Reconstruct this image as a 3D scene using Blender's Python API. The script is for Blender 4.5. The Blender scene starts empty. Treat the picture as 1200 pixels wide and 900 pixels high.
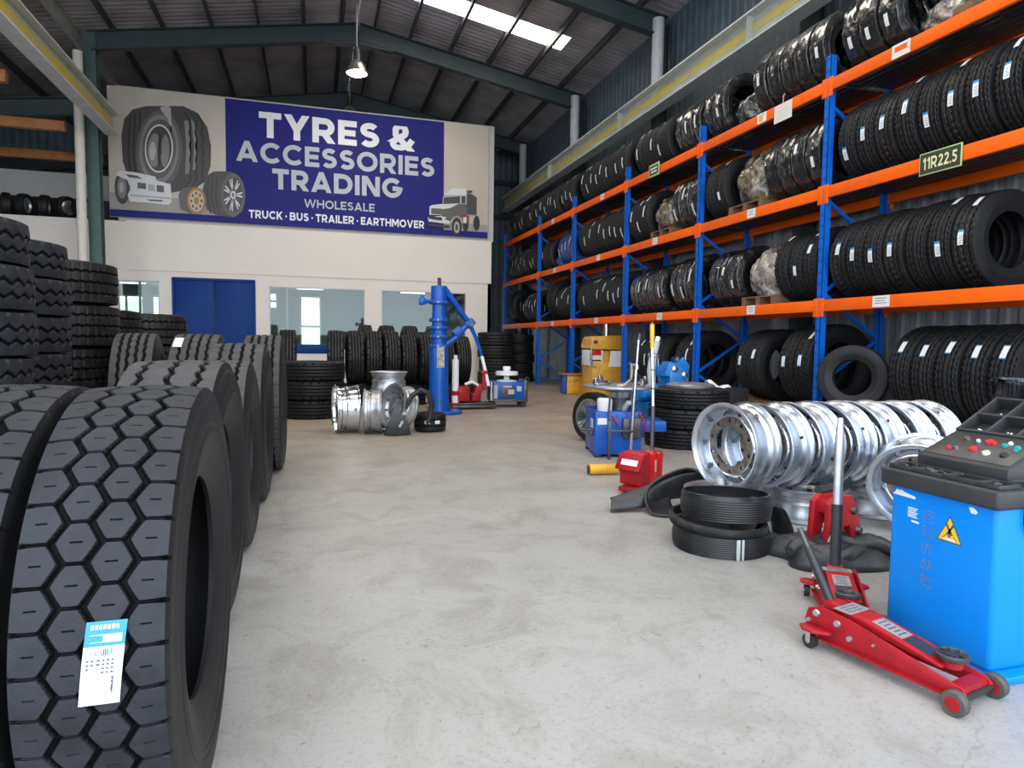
import bpy, bmesh, math, random
import numpy as np
from mathutils import Matrix, Vector, Euler, noise
random.seed(7)
PI = math.pi
R = math.radians
SC = bpy.context.scene
COL = SC.collection

# ------------------------------------------------------------------ materials
def mat(name, color, rough=.5, metal=0., var=0., vscale=8., bump=0., bscale=60., coat=0., spec=.5,
        color2=None, thresh=None, trans=0., alpha=1., emit=None, estr=0., rvar=0., coords='Object', stretch=None):
    m = bpy.data.materials.new(name); m.use_nodes = True
    nt = m.node_tree; N = nt.nodes; L = nt.links
    b = N['Principled BSDF']
    b.inputs['Base Color'].default_value = (*color, 1)
    b.inputs['Roughness'].default_value = rough
    b.inputs['Metallic'].default_value = metal
    b.inputs['Specular IOR Level'].default_value = spec
    b.inputs['Coat Weight'].default_value = coat
    b.inputs['Coat Roughness'].default_value = .12
    b.inputs['Transmission Weight'].default_value = trans
    b.inputs['Alpha'].default_value = alpha
    if emit:
        b.inputs['Emission Color'].default_value = (*emit, 1)
        b.inputs['Emission Strength'].default_value = estr
    tc = N.new('ShaderNodeTexCoord'); src = tc.outputs[coords]
    if stretch:
        mp = N.new('ShaderNodeMapping'); mp.inputs['Scale'].default_value = stretch
        L.new(src, mp.inputs['Vector']); src = mp.outputs['Vector']
    if var or color2 or rvar:
        nz = N.new('ShaderNodeTexNoise'); nz.inputs['Scale'].default_value = vscale
        nz.inputs['Detail'].default_value = 5; nz.inputs['Roughness'].default_value = .62
        L.new(src, nz.inputs['Vector'])
        if color2:
            c2 = color2
            a, bb = thresh or (.4, .65)
        else:
            c2 = tuple(min(1, c * (1 + var)) for c in color); a, bb = .3, .7
        cr = N.new('ShaderNodeValToRGB')
        c1 = color if color2 else tuple(c * (1 - var) for c in color)
        cr.color_ramp.elements[0].color = (*c1, 1); cr.color_ramp.elements[1].color = (*c2, 1)
        cr.color_ramp.elements[0].position = a; cr.color_ramp.elements[1].position = bb
        L.new(nz.outputs['Fac'], cr.inputs['Fac']); L.new(cr.outputs['Color'], b.inputs['Base Color'])
        if rvar:
            mr = N.new('ShaderNodeMapRange'); mr.inputs['To Min'].default_value = max(0, rough - rvar)
            mr.inputs['To Max'].default_value = min(1, rough + rvar)
            mr.inputs['From Min'].default_value = .3; mr.inputs['From Max'].default_value = .7
            L.new(nz.outputs['Fac'], mr.inputs['Value']); L.new(mr.outputs['Result'], b.inputs['Roughness'])
    if bump:
        n2 = N.new('ShaderNodeTexNoise'); n2.inputs['Scale'].default_value = bscale; n2.inputs['Detail'].default_value = 3
        L.new(src, n2.inputs['Vector'])
        bp = N.new('ShaderNodeBump'); bp.inputs['Strength'].default_value = bump; bp.inputs['Distance'].default_value = .02
        L.new(n2.outputs['Fac'], bp.inputs['Height']); L.new(bp.outputs['Normal'], b.inputs['Normal'])
    return m

M = {}
M['rubber'] = mat('rubber', (.011, .011, .0125), .52, spec=.32, var=.3, vscale=5, bump=.06, bscale=90, rvar=.08)
M['rubber_grey'] = mat('rubber_dusty', (.030, .0295, .031), .7, color2=(.062, .060, .060), thresh=(.36, .72), vscale=7, bump=.1, bscale=120, rvar=.08)
M['rubber_front'] = mat('rubber_front', (.013, .0145, .019), .6, spec=.32, color2=(.028, .030, .038), thresh=(.36, .72), vscale=9, bump=.12, bscale=120, rvar=.08)
M['rubber_brown'] = mat('rubber_brown', (.011, .0102, .0098), .5, spec=.35, color2=(.034, .029, .026), thresh=(.45, .8), vscale=6, bump=.06, bscale=90, rvar=.1)
M['wrap'] = mat('plastic_wrapped_rubber', (.012, .012, .013), .25, color2=(.09, .083, .076), thresh=(.55, .75), vscale=7, bump=1., bscale=13, coat=1.)
M['bag'] = mat('clear_brown_plastic', (.20, .155, .10), .2, color2=(.03, .026, .022), thresh=(.42, .6), vscale=6, bump=1., bscale=14, coat=.9)
M['bag_white'] = mat('milky_plastic', (.36, .31, .27), .22, color2=(.07, .06, .052), thresh=(.42, .62), vscale=6, bump=1., bscale=14, coat=.9)
M['blue_rubber'] = mat('blue_wrap', (.015, .07, .33), .4, color2=(.01, .03, .14), vscale=5, bump=.2, bscale=20)
M['flap'] = mat('flap_rubber', (.020, .021, .024), .42, color2=(.050, .051, .055), thresh=(.45, .75), vscale=8, bump=.1, bscale=40)
M['band'] = mat('band_rubber', (.012, .0125, .015), .36, var=.25, vscale=10, bump=.08, bscale=50)
M['chrome'] = mat('polished_aluminium', (.80, .83, .88), .16, 1., rvar=.05, vscale=6)
M['alu'] = mat('brushed_aluminium', (.66, .70, .77), .30, 1., rvar=.06, vscale=5)
M['alu_dull'] = mat('dull_aluminium', (.55, .57, .61), .36, .85, color2=(.42, .42, .43), vscale=6, rvar=.08)
M['rust'] = mat('rusty_hub', (.20, .17, .15), .42, .8, color2=(.40, .35, .31), vscale=20)
M['steel'] = mat('steel', (.62, .62, .64), .25, 1., rvar=.08)
M['steel_dark'] = mat('dark_steel', (.10, .10, .105), .45, .8, var=.3)
M['black'] = mat('black_plastic', (.018, .019, .021), .42, bump=.05, bscale=200)
M['black_tray'] = mat('charcoal_plastic', (.028, .029, .033), .5, var=.2, vscale=12, bump=.08, bscale=250)
M['dark_void'] = mat('void_black', (.008, .008, .01), .7)
M['white'] = mat('white_paper', (.75, .76, .78), .55)
M['ink'] = mat('ink', (.06, .07, .12), .6)
M['sticker_blue'] = mat('sticker_blue', (.03, .27, .62), .45)
M['yellow'] = mat('yellow_paint', (.80, .42, .02), .4, color2=(.62, .33, .05), vscale=10)
M['yellow_ochre'] = mat('ochre_paint', (.70, .36, .04), .45, color2=(.42, .2, .03), vscale=7, thresh=(.5, .8))
M['red'] = mat('red_paint', (.38, .010, .018), .4, spec=.3, color2=(.20, .012, .016), thresh=(.48, .8), vscale=14)
M['red_bright'] = mat('bright_red_paint', (.60, .006, .010), .22, coat=.4)
M['orange'] = mat('rack_orange', (.92, .125, .004), .45, spec=.25, color2=(.74, .095, .006), thresh=(.5, .85), vscale=5)
M['blue'] = mat('rack_blue', (.004, .12, .58), .42, spec=.3, color2=(.004, .085, .42), thresh=(.5, .85), vscale=6)
M['machine_blue'] = mat('machine_blue', (.004, .085, .42), .35, spec=.35, color2=(.006, .05, .25), thresh=(.5, .8), vscale=8, coat=.1)
M['cyan_blue'] = mat('balancer_blue', (.0, .215, .74), .38, var=.04, vscale=2.5, spec=.3)
M['sky_blue'] = mat('light_machine_blue', (.01, .2, .60), .35, color2=(.01, .12, .38), vscale=7)
M['green_steel'] = mat('green_steel', (.045, .10, .088), .5, color2=(.035, .075, .066), vscale=3)
M['teal_steel'] = mat('teal_steel', (.028, .045, .05), .55, color2=(.02, .033, .037), vscale=3)
M['dark_purlin'] = mat('purlin_steel', (.03, .034, .037), .55)
M['pipe'] = mat('pipe_paint', (.44, .46, .47), .5, var=.1)
M['pipe_cream'] = mat('cream_pipe', (.70, .67, .58), .5, var=.08)
M['crane'] = mat('crane_beam_paint', (.40, .42, .38), .5, color2=(.30, .31, .25), vscale=3)
M['crane_light'] = mat('crane_flange_paint', (.52, .54, .54), .5, var=.12, vscale=3)
M['crane_yellow'] = mat('crane_yellow_stripe', (.55, .42, .04), .5, color2=(.42, .38, .16), vscale=2)
M['foil'] = mat('roof_foil', (.50, .46, .485), .42, .3, color2=(.30, .285, .29), vscale=.9, bump=.12, bscale=4)
M['sheet'] = mat('wall_sheet', (.10, .135, .17), .5, .2, color2=(.07, .098, .125), vscale=2.5)
M['sheet_light'] = mat('galvanised_sheet', (.34, .36, .38), .5, .2, color2=(.25, .27, .29), vscale=2.5)
M['timber'] = mat('timber', (.21, .115, .055), .75, color2=(.11, .06, .03), vscale=3, stretch=(1, 14, 14))
M['timber_orange'] = mat('orange_timber', (.42, .16, .04), .6, color2=(.26, .08, .02), vscale=2)
M['wall'] = mat('wall_paint', (.82, .745, .68), .6, var=.03, vscale=.8)
M['annex_wall'] = mat('annex_wall', (.52, .50, .47), .6, var=.05)
M['door_blue'] = mat('door_blue', (.003, .038, .21), .45, spec=.15, var=.1, vscale=2)
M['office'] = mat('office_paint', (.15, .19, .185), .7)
M['office_floor'] = mat('office_floor', (.2, .2, .2), .6)
M['ban_blue'] = mat('banner_blue', (.020, .021, .19), .5, spec=.15, var=.04, vscale=1)
M['ban_beige'] = mat('banner_beige', (.62, .545, .46), .45, var=.05, vscale=1)
M['ban_floor'] = mat('banner_grey', (.34, .31, .28), .45)
M['let_white'] = mat('lettering_white', (.86, .86, .88), .4)
M['let_silver'] = mat('lettering_silver', (.50, .53, .56), .4)
for i, c in enumerate([(.02, .018, .02), (.055, .05, .052), (.11, .10, .10), (.22, .205, .20), (.42, .41, .41), (.68, .68, .69), (.38, .19, .06), (.55, .42, .30), (.30, .04, .02)]):
    M['art%d' % i] = mat('print_tone_%d' % i, c, .45)
M['lamp_shell'] = mat('lamp_aluminium', (.72, .68, .62), .25, .9)
M['lamp_glow'] = mat('lamp_glow', (1, .95, .85), .4, emit=(1, .93, .82), estr=2.2)
M['tube_glow'] = mat('tube_glow', (1, 1, 1), .4, emit=(.95, 1, 1), estr=3)
M['skylight_and_fill'] = mat('skylight_and_fill_sheet', (.9, .95, 1), .5, emit=(1, .93, .82), estr=9.0)
M['hill'] = mat('hill_grass', (.22, .34, .20), .9, color2=(.38, .46, .36), vscale=.3)
M['warn'] = mat('warning_yellow', (.85, .50, .01), .4)
M['button_red'] = mat('button_red', (.65, .02, .03), .3, coat=.4)
M['button_green'] = mat('button_teal', (.02, .32, .33), .3)
M['sign_green'] = mat('sign_dark', (.035, .042, .03), .5)
M['sign_lime'] = mat('sign_lime', (.40, .55, .20), .5)
M['sign_text'] = mat('sign_cream', (.72, .70, .38), .5)
M['card'] = mat('card', (.74, .69, .64), .6)

def glass_mat(name='window_glass', tint=(.80, .88, .86)):
    m = bpy.data.materials.new(name); m.use_nodes = True
    nt = m.node_tree; N = nt.nodes; L = nt.links; N.remove(N['Principled BSDF'])
    t = N.new('ShaderNodeBsdfTransparent'); t.inputs['Color'].default_value = (*tint, 1)
    g = N.new('ShaderNodeBsdfGlossy'); g.inputs['Roughness'].default_value = .03
    f = N.new('ShaderNodeFresnel'); f.inputs['IOR'].default_value = 1.6
    mx = N.new('ShaderNodeMixShader'); L.new(f.outputs[0], mx.inputs[0]); L.new(t.outputs[0], mx.inputs[1]); L.new(g.outputs[0], mx.inputs[2])
    L.new(mx.outputs[0], N['Material Output'].inputs['Surface'])
    return m
M['glass'] = glass_mat()

def floor_mat():
    m = bpy.data.materials.new('concrete_floor'); m.use_nodes = True
    nt = m.node_tree; N = nt.nodes; L = nt.links; b = N['Principled BSDF']
    tc = N.new('ShaderNodeTexCoord')
    def nz(s, d=6, r=.6, w=0):
        n = N.new('ShaderNodeTexNoise'); n.inputs['Scale'].default_value = s; n.inputs['Detail'].default_value = d
        n.inputs['Roughness'].default_value = r; n.inputs['Distortion'].default_value = w
        L.new(tc.outputs['Object'], n.inputs['Vector']); return n
    def ramp(n, p0, c0, p1, c1):
        r = N.new('ShaderNodeValToRGB'); e = r.color_ramp.elements
        e[0].position = p0; e[0].color = (*c0, 1); e[1].position = p1; e[1].color = (*c1, 1)
        L.new(n.outputs['Fac'], r.inputs['Fac']); return r
    def mul(a, c, fac=1.):
        x = N.new('ShaderNodeMix'); x.data_type = 'RGBA'; x.blend_type = 'MULTIPLY'; x.inputs['Factor'].default_value = fac
        L.new(a, x.inputs['A']); L.new(c, x.inputs['B']); return x.outputs['Result']
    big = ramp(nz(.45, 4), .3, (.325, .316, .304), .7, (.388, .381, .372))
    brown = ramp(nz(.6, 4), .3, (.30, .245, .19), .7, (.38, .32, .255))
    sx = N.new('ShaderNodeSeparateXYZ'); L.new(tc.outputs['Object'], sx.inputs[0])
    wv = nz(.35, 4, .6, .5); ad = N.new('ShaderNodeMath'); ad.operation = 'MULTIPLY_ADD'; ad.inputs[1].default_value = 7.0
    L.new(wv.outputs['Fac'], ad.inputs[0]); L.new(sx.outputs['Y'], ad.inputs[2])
    back_mix = N.new('ShaderNodeMapRange'); back_mix.interpolation_type = 'SMOOTHSTEP'; back_mix.inputs['From Min'].default_value = 6.2; back_mix.inputs['From Max'].default_value = 15.5
    L.new(ad.outputs[0], back_mix.inputs['Value'])
    bw = N.new('ShaderNodeMix'); bw.data_type = 'RGBA'; L.new(back_mix.outputs[0], bw.inputs['Factor']); L.new(big.outputs[0], bw.inputs['A']); L.new(brown.outputs[0], bw.inputs['B'])  # grey turns to brown towards the back, with a noisy edge
    mid = ramp(nz(2.2, 10, .76, .8), .38, (.80, .785, .76), .53, (1, 1, 1))
    fine = ramp(nz(45, 7, .8, .3), .34, (.70, .68, .66), .47, (1, 1, 1))
    stain = ramp(nz(1.1, 5, .6, 1.2), .62, (1, 1, 1), .8, (.74, .69, .62))
    spots = ramp(nz(15, 6, .7, 2.2), .61, (1, 1, 1), .69, (.42, .38, .35))
    vo = N.new('ShaderNodeTexVoronoi'); vo.feature = 'DISTANCE_TO_EDGE'; vo.inputs['Scale'].default_value = .42
    wp = nz(2.2, 4); va = N.new('ShaderNodeVectorMath'); va.operation = 'MULTIPLY_ADD'
    va.inputs[1].default_value = (.5, .5, .5)
    L.new(wp.outputs['Color'], va.inputs[0]); L.new(tc.outputs['Object'], va.inputs[2]); L.new(va.outputs[0], vo.inputs['Vector'])
    cr = N.new('ShaderNodeValToRGB'); e = cr.color_ramp.elements
    e[0].position = 0; e[0].color = (.72, .70, .66, 1); e[1].position = .0035; e[1].color = (1, 1, 1, 1)
    L.new(vo.outputs['Distance'], cr.inputs['Fac'])
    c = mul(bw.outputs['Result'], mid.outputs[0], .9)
    for q in (fine, stain, spots): c = mul(c, q.outputs[0], .85)
    c = mul(c, cr.outputs[0], .6)
    L.new(c, b.inputs['Base Color'])
    mr = N.new('ShaderNodeMapRange'); mr.inputs['From Min'].default_value = .3; mr.inputs['From Max'].default_value = .7
    mr.inputs['To Min'].default_value = .36; mr.inputs['To Max'].default_value = .6
    n2 = nz(2.5, 5); L.new(n2.outputs['Fac'], mr.inputs['Value']); L.new(mr.outputs[0], b.inputs['Roughness'])
    bp = N.new('ShaderNodeBump'); bp.inputs['Strength'].default_value = .12; bp.inputs['Distance'].default_value = .01
    L.new(nz(40, 4).outputs['Fac'], bp.inputs['Height']); L.new(bp.outputs[0], b.inputs['Normal'])
    return m
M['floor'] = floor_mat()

# ------------------------------------------------------------------ mesh builder
class MB:
    def __init__(s): s.bm = bmesh.new(); s.mi = 0; s.mats = []
    def m(s, name):
        if name not in s.mats: s.mats.append(name)
        s.mi = s.mats.index(name); return s
    def _new(s, verts, faces, Mx=None):
        vs = [s.bm.verts.new(Mx @ Vector(v) if Mx else v) for v in verts]
        out = []
        for f in faces:
            try: fa = s.bm.faces.new([vs[i] for i in f])
            except ValueError: continue
            fa.material_index = s.mi; out.append(fa)
        return vs, out
    def box(s, c, size, rot=(0, 0, 0), bev=0, seg=2, Mx=None):
        T = Matrix.Translation(c) @ Euler(rot).to_matrix().to_4x4()
        if Mx: T = Mx @ T
        x, y, z = (q / 2 for q in size)
        v = [(-x, -y, -z), (x, -y, -z), (x, y, -z), (-x, y, -z), (-x, -y, z), (x, -y, z), (x, y, z), (-x, y, z)]
        f = [(0, 3, 2, 1), (4, 5, 6, 7), (0, 1, 5, 4), (1, 2, 6, 5), (2, 3, 7, 6), (3, 0, 4, 7)]
        vs, fs = s._new(v, f, T)
        if bev: s._bev(fs, bev, seg)
        return s
    def _bev(s, fs, w, seg=2):
        es = list({e for f in fs for e in f.edges})
        r = bmesh.ops.bevel(s.bm, geom=es, offset=w, segments=seg, affect='EDGES', profile=.5)
        for f in r['faces']: f.material_index = s.mi
    def cyl(s, p0, p1, r0, r1=None, n=20, caps=True):
        r1 = r0 if r1 is None else r1
        p0, p1 = Vector(p0), Vector(p1); d = (p1 - p0); q = d.to_track_quat('Z', 'Y').to_matrix()
        v = []
        for p, r in ((p0, r0), (p1, r1)):
            v += [p + q @ Vector((r * math.cos(2 * PI * i / n), r * math.sin(2 * PI * i / n), 0)) for i in range(n)]
        f = [(i, (i + 1) % n, n + (i + 1) % n, n + i) for i in range(n)]
        if caps: f += [tuple(range(n - 1, -1, -1)), tuple(range(n, 2 * n))]
        s._new(v, f); return s
    def tube(s, pts, r, n=10, closed=False):
        P = [Vector(p) for p in pts]; k = len(P)
        rr = r if isinstance(r, (list, tuple)) else [r] * k
        t0 = (P[1] - P[0]).normalized(); nrm = t0.orthogonal().normalized(); v = []
        for i in range(k):
            a = P[i - 1] if (i or closed) else P[0]; c = P[(i + 1) % k] if (i < k - 1 or closed) else P[-1]
            t = (c - a).normalized(); nrm = (nrm - t * nrm.dot(t)).normalized(); bi = t.cross(nrm)
            v += [P[i] + rr[i] * (math.cos(2 * PI * j / n) * nrm + math.sin(2 * PI * j / n) * bi) for j in range(n)]
        f = []
        for i in range(k if closed else k - 1):
            i2 = (i + 1) % k
            f += [(i * n + j, i * n + (j + 1) % n, i2 * n + (j + 1) % n, i2 * n + j) for j in range(n)]
        if not closed: f += [tuple(range(n - 1, -1, -1)), tuple(range((k - 1) * n, k * n))]
        s._new(v, f); return s
    def lathe(s, prof, n=32, Mx=None, closed=False):
        k = len(prof); v = []
        for i in range(n):
            a = 2 * PI * i / n
            v += [(r * math.cos(a), r * math.sin(a), z) for r, z in prof]
        f = []
        for i in range(n):
            i2 = (i + 1) % n
            for j in range(k if closed else k - 1):
                j2 = (j + 1) % k
                f.append((i * k + j, i2 * k + j, i2 * k + j2, i * k + j2))
        vs, fs = s._new(v, f, Mx)
        return s
    def prism(s, poly, h, Mx=None, bev=0):
        k = len(poly)
        v = [(x, y, 0) for x, y in poly] + [(x, y, h) for x, y in poly]
        f = [tuple(range(k - 1, -1, -1)), tuple(range(k, 2 * k))] + [(i, (i + 1) % k, k + (i + 1) % k, k + i) for i in range(k)]
        vs, fs = s._new(v, f, Mx)
        if bev: s._bev(fs, bev)
        return s
    def poly(s, pts): s._new(pts, [tuple(range(len(pts)))]); return s
    def grid(s, fn, nu, nv, wrapu=False, wrapv=False):
        v = [fn(i / (nu if wrapu else nu - 1), j / (nv if wrapv else nv - 1)) for i in range(nu) for j in range(nv)]
        f = []
        for i in range(nu if wrapu else nu - 1):
            for j in range(nv if wrapv else nv - 1):
                i2, j2 = (i + 1) % nu, (j + 1) % nv
                f.append((i * nv + j, i2 * nv + j, i2 * nv + j2, i * nv + j2))
        s._new(v, f); return s
    def build(s, name, mats=None, parent=None, smooth=35, recalc=True):
        if recalc: bmesh.ops.recalc_face_normals(s.bm, faces=s.bm.faces[:])
        me = bpy.data.meshes.new(name); s.bm.to_mesh(me); s.bm.free()
        for k in ([mats] if isinstance(mats, str) else (mats or s.mats)): me.materials.append(M[k])
        if smooth: me.shade_smooth(); me.set_sharp_from_angle(angle=R(smooth))
        o = bpy.data.objects.new(name, me); COL.objects.link(o)
        if parent: o.parent = parent
        return o

def tag(o, label=None, cat=None, group=None, kind=None):
    if label: o['label'] = label
    if cat: o['category'] = cat
    if group: o['group'] = group
    if kind: o['kind'] = kind
    return o
def thing(name, label, cat, loc=(0, 0, 0), rot=(0, 0, 0), group=None):
    o = bpy.data.objects.new(name, None); COL.objects.link(o); o.empty_display_size = .1
    o.location = loc; o.rotation_euler = rot
    return tag(o, label, cat, group)
def struct(o, label=None, cat=None): return tag(o, label, cat, kind='structure')
def dup(o, parent=None):
    c = o.copy(); COL.objects.link(c)
    for k in ('label', 'group'):
        if k in c and parent is None: del c[k]
    if parent: c.parent = parent
    for ch in list(o.children): dup(ch, c)
    return c
def place(o, loc, rot=(0, 0, 0), label=None, cat=None, group=None):
    o.location = loc; o.rotation_euler = rot
    return tag(o, label, cat, group)
def text_mesh(name, s, size, mt, parent, Mx, off=0., ext=.001, align='LEFT', width=None):
    cu = bpy.data.curves.new(name, 'FONT'); cu.body = s; cu.size = size; cu.offset = off; cu.extrude = ext; cu.align_x = align
    cu.resolution_u = 3
    t = bpy.data.objects.new(name, cu); COL.objects.link(t)
    bpy.context.view_layer.update()
    me = bpy.data.meshes.new_from_object(t.evaluated_get(bpy.context.evaluated_depsgraph_get()))
    bpy.data.objects.remove(t); bpy.data.curves.remove(cu)
    if width:
        xs = [v.co.x for v in me.vertices]; k = width / (max(xs) - min(xs)); x0 = min(xs)
        for v in me.vertices: v.co.x = (v.co.x - x0) * k
    me.transform(Mx); me.materials.clear(); me.materials.append(M[mt]); me.name = name
    o = bpy.data.objects.new(name, me); COL.objects.link(o); o.parent = parent
    return o
def _arc(cx, cy, rx, ry, a0, a1, n=18): return [(cx + rx * math.cos(R(a0 + (a1 - a0) * i / n)), cy + ry * math.sin(R(a0 + (a1 - a0) * i / n))) for i in range(n + 1)]
def glyph(ch, h):
    """strokes (points, closed) of a geometric capital of height 1; h is half the stroke width; returns width, strokes"""
    t, m_, b = 1 - h, .5, h
    def Wd(w): return w
    if ch == 'T': w = .80; return w, [([(0, t), (w, t)], 0), ([(w / 2, 1), (w / 2, 0)], 0)]
    if ch == 'I': w = 2 * h; return w, [([(h, 0), (h, 1)], 0)]
    if ch == 'L': w = .66; return w, [([(h, 1), (h, b), (w, b)], 0)]
    if ch == 'E': w = .72; return w, [([(w, t), (h, t), (h, b), (w, b)], 0), ([(h, m_), (w - .05, m_)], 0)]
    if ch == 'H': w = .92; return w, [([(h, 0), (h, 1)], 0), ([(w - h, 0), (w - h, 1)], 0), ([(h, m_), (w - h, m_)], 0)]
    if ch == 'N': w = .94; return w, [([(h, 0), (h, 1)], 0), ([(w - h, 0), (w - h, 1)], 0), ([(h * .9, 1.05), (w - h * .9, -.05)], 2)]
    if ch == 'M': w = 1.12; return w, [([(h, 0), (h, 1)], 0), ([(w - h, 0), (w - h, 1)], 0), ([(h * .7, 1.08), (w / 2, .32), (w - h * .7, 1.08)], 2)]
    if ch == 'A': w = 1.02; return w, [([(h * .75, -.2 * .4), (w / 2, 1.0 - h * .2), (w - h * .75, -.2 * .4)], 2), ([(.22, .27), (w - .22, .27)], 0)]
    if ch == 'V': w = 1.0; return w, [([(h * .75, 1.08), (w / 2, h * .2), (w - h * .75, 1.08)], 2)]
    if ch == 'W': w = 1.46; return w, [([(h * .7, 1.08), (w * .27, h * .2), (w / 2, 1 - h * .2), (w * .73, h * .2), (w - h * .7, 1.08)], 2)]
    if ch == 'Y': w = .92; return w, [([(h * .6, 1.1), (w / 2, .40), (w - h * .6, 1.1)], 2), ([(w / 2, .44), (w / 2, 0)], 0)]
    if ch == 'K': w = .88; return w, [([(h, 0), (h, 1)], 0), ([(h, .30), (w - h * .6, 1.08)], 2), ([(.36, .55), (w - h * .5, -.08)], 2)]
    if ch == 'X': w = .9; return w, [([(h, -.05), (w - h, 1.05)], 2), ([(h, 1.05), (w - h, -.05)], 2)]
    if ch == 'O': w = 1.08; return w, [(_arc(w / 2, .5, w / 2 - h, .51 - h, 0, 360, 36)[:-1], 1)]
    if ch == 'C': w = .96; return w, [(_arc(.54, .5, .54 - h, .51 - h, 42, 318, 28), 0)]
    if ch == 'G': w = .98; return w, [(_arc(.54, .5, .54 - h, .51 - h, 42, 352, 30) + [(w - h, .47), (.56, .47)], 0)]
    if ch == 'D': w = .96; r = .5 - h; return w, [([(h, b), (w - h - r, b)] + _arc(w - h - r, .5, r, r, -90, 90, 18) + [(h, t)], 1)]
    if ch == 'U': w = .90; r = w / 2 - h; return w, [([(h, 1), (h, h + r)] + _arc(w / 2, h + r, r, r, 180, 360, 16) + [(w - h, 1)], 0)]
    if ch == 'R': w = .86; r = (t - .40) / 2; return w, [([(h, 0), (h, 1)], 0), ([(h, t), (w - h - r - .02, t)] + _arc(w - h - r - .02, .40 + r, r, r, 90, -90, 14) + [(h, .40)], 0), ([(.42, .42), (w - h * .6, -.08)], 2)]
    if ch == 'B':
        w = .88; r = (t - .51) / 2; q = (.51 - b) / 2
        return w, [([(h, 0), (h, 1)], 0), ([(h, t), (w - h - r - .05, t)] + _arc(w - h - r - .05, .51 + r, r, r, 90, -90, 14) + [(h, .51)], 0), ([(h, .51), (w - h - q, .51)] + _arc(w - h - q, b + q, q, q, 90, -90, 14) + [(h, b)], 0)]
    if ch == 'S':
        w = .78; rx = w / 2 - h; r1 = (t - .52) / 2; r2 = (.52 - b) / 2
        return w, [(_arc(w / 2 + .01, .52 + r1, rx - .02, r1, 32, 270, 20)[:-1] + _arc(w / 2 - .01, b + r2, rx, r2, 90, -148, 20), 0)]
    if ch == '&':
        w = .98
        return w, [([(w - h * .5, -.06), (.24, .62)] + _arc(.43, .78, .20, .78 - .56 + .0, 195, -35, 16)[1:] + [(.46, .56), (.20, .40)] + _arc(.36, .27, .36 - h, .27 - h * .8, 130, 300, 14) + [(.72, .20), (.90, .46)], 2)]
    if ch == '1': w = .46; return w, [([(w - h, 0), (w - h, 1)], 0), ([(.10, .70), (w - h, .96)], 2)]
    if ch == '2': w = .66; return w, [(_arc(w / 2, .69, w / 2 - h, .31 - h, 165, -45, 18) + [(h * 1.2, b + .02)], 0), ([(0, b), (w, b)], 0)]
    if ch == '5': w = .66; return w, [([(w - .04, t), (.13, t), (.10, .54)], 0), (_arc(w / 2 - .02, .325, w / 2 - h + .02, .325 - h, 118, -150, 22), 0)]
    if ch == '.': w = .16; return w, [([(.08, 0), (.08, .17)], 0)]
    if ch == '\u2022': w = .22; return w, [(_arc(.11, .45, .06, .06, 0, 360, 16)[:-1], 1)]
    return .34, []
def stroke_poly(pts, h, closed):
    P = []
    for p in pts:
        p = Vector((*p, 0))
        if not P or (p - P[-1]).length > 1e-4: P.append(p)
    if closed and (P[0] - P[-1]).length < 1e-4: P.pop()
    n = len(P); Lf, Rt = [], []
    for i in range(n):
        a = P[i - 1] if (i or closed) else None; c = P[(i + 1) % n] if (i < n - 1 or closed) else None
        d1 = (P[i] - a).normalized() if a is not None else None; d2 = (c - P[i]).normalized() if c is not None else None
        if d1 is None: d1 = d2
        if d2 is None: d2 = d1
        n1 = Vector((-d1.y, d1.x, 0)); n2 = Vector((-d2.y, d2.x, 0)); mt = (n1 + n2)
        mt = mt.normalized() if mt.length > 1e-4 else n1
        k = min(2.6, 1 / max(.3, mt.dot(n1)))
        Lf.append(P[i] + mt * h * k); Rt.append(P[i] - mt * h * k)
    return [[Lf[i], Lf[(i + 1) % n], Rt[(i + 1) % n], Rt[i]] for i in range(n if closed else n - 1)]
def clip01(poly):
    for lim, s in ((0, 1), (1, -1)):
        out = []
        for i, p in enumerate(poly):
            q = poly[(i + 1) % len(poly)]; ip, iq = (p.y - lim) * s >= -1e-9, (q.y - lim) * s >= -1e-9
            if ip: out.append(p)
            if ip != iq: k = (lim - p.y) / (q.y - p.y); out.append(p + (q - p) * k)
        poly = out
        if len(poly) < 3: return None
    return poly
def sign_text(name, s, width, cap, sw, mt, parent, Mx, gap=.13, shear=0):
    """lettering of exact width and cap height from constant-width strokes, laid on the XY plane of Mx"""
    h = sw / 2; x = 0; quads = []
    for ch in s:
        if ch == ' ': x += .30; continue
        w, st = glyph(ch, h); lay = 0
        for pts, mode in st:
            hh = h * .95 if ch != '\u2022' else .06
            for qi, q in enumerate(stroke_poly(pts, hh, mode == 1)):
                q = clip01([Vector(v) for v in q]) if mode == 2 else q
                if q: quads.append([Vector((v.x + x, v.y, .0012 * (1 + lay) + .00007 * qi)) for v in q])
            lay += 1
        x += w + gap
    k = width / (x - gap); m = MB()
    for q in quads: m.poly([Mx @ Vector((v.x * k + shear * v.y * cap, v.y * cap, v.z)) for v in q])
    o = m.build(name, mt, parent, smooth=None, recalc=False); return o
ORD = ['first', 'second', 'third', 'fourth', 'fifth', 'sixth', 'seventh', 'eighth', 'ninth', 'tenth', 'eleventh', 'twelfth', 'thirteenth']

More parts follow.
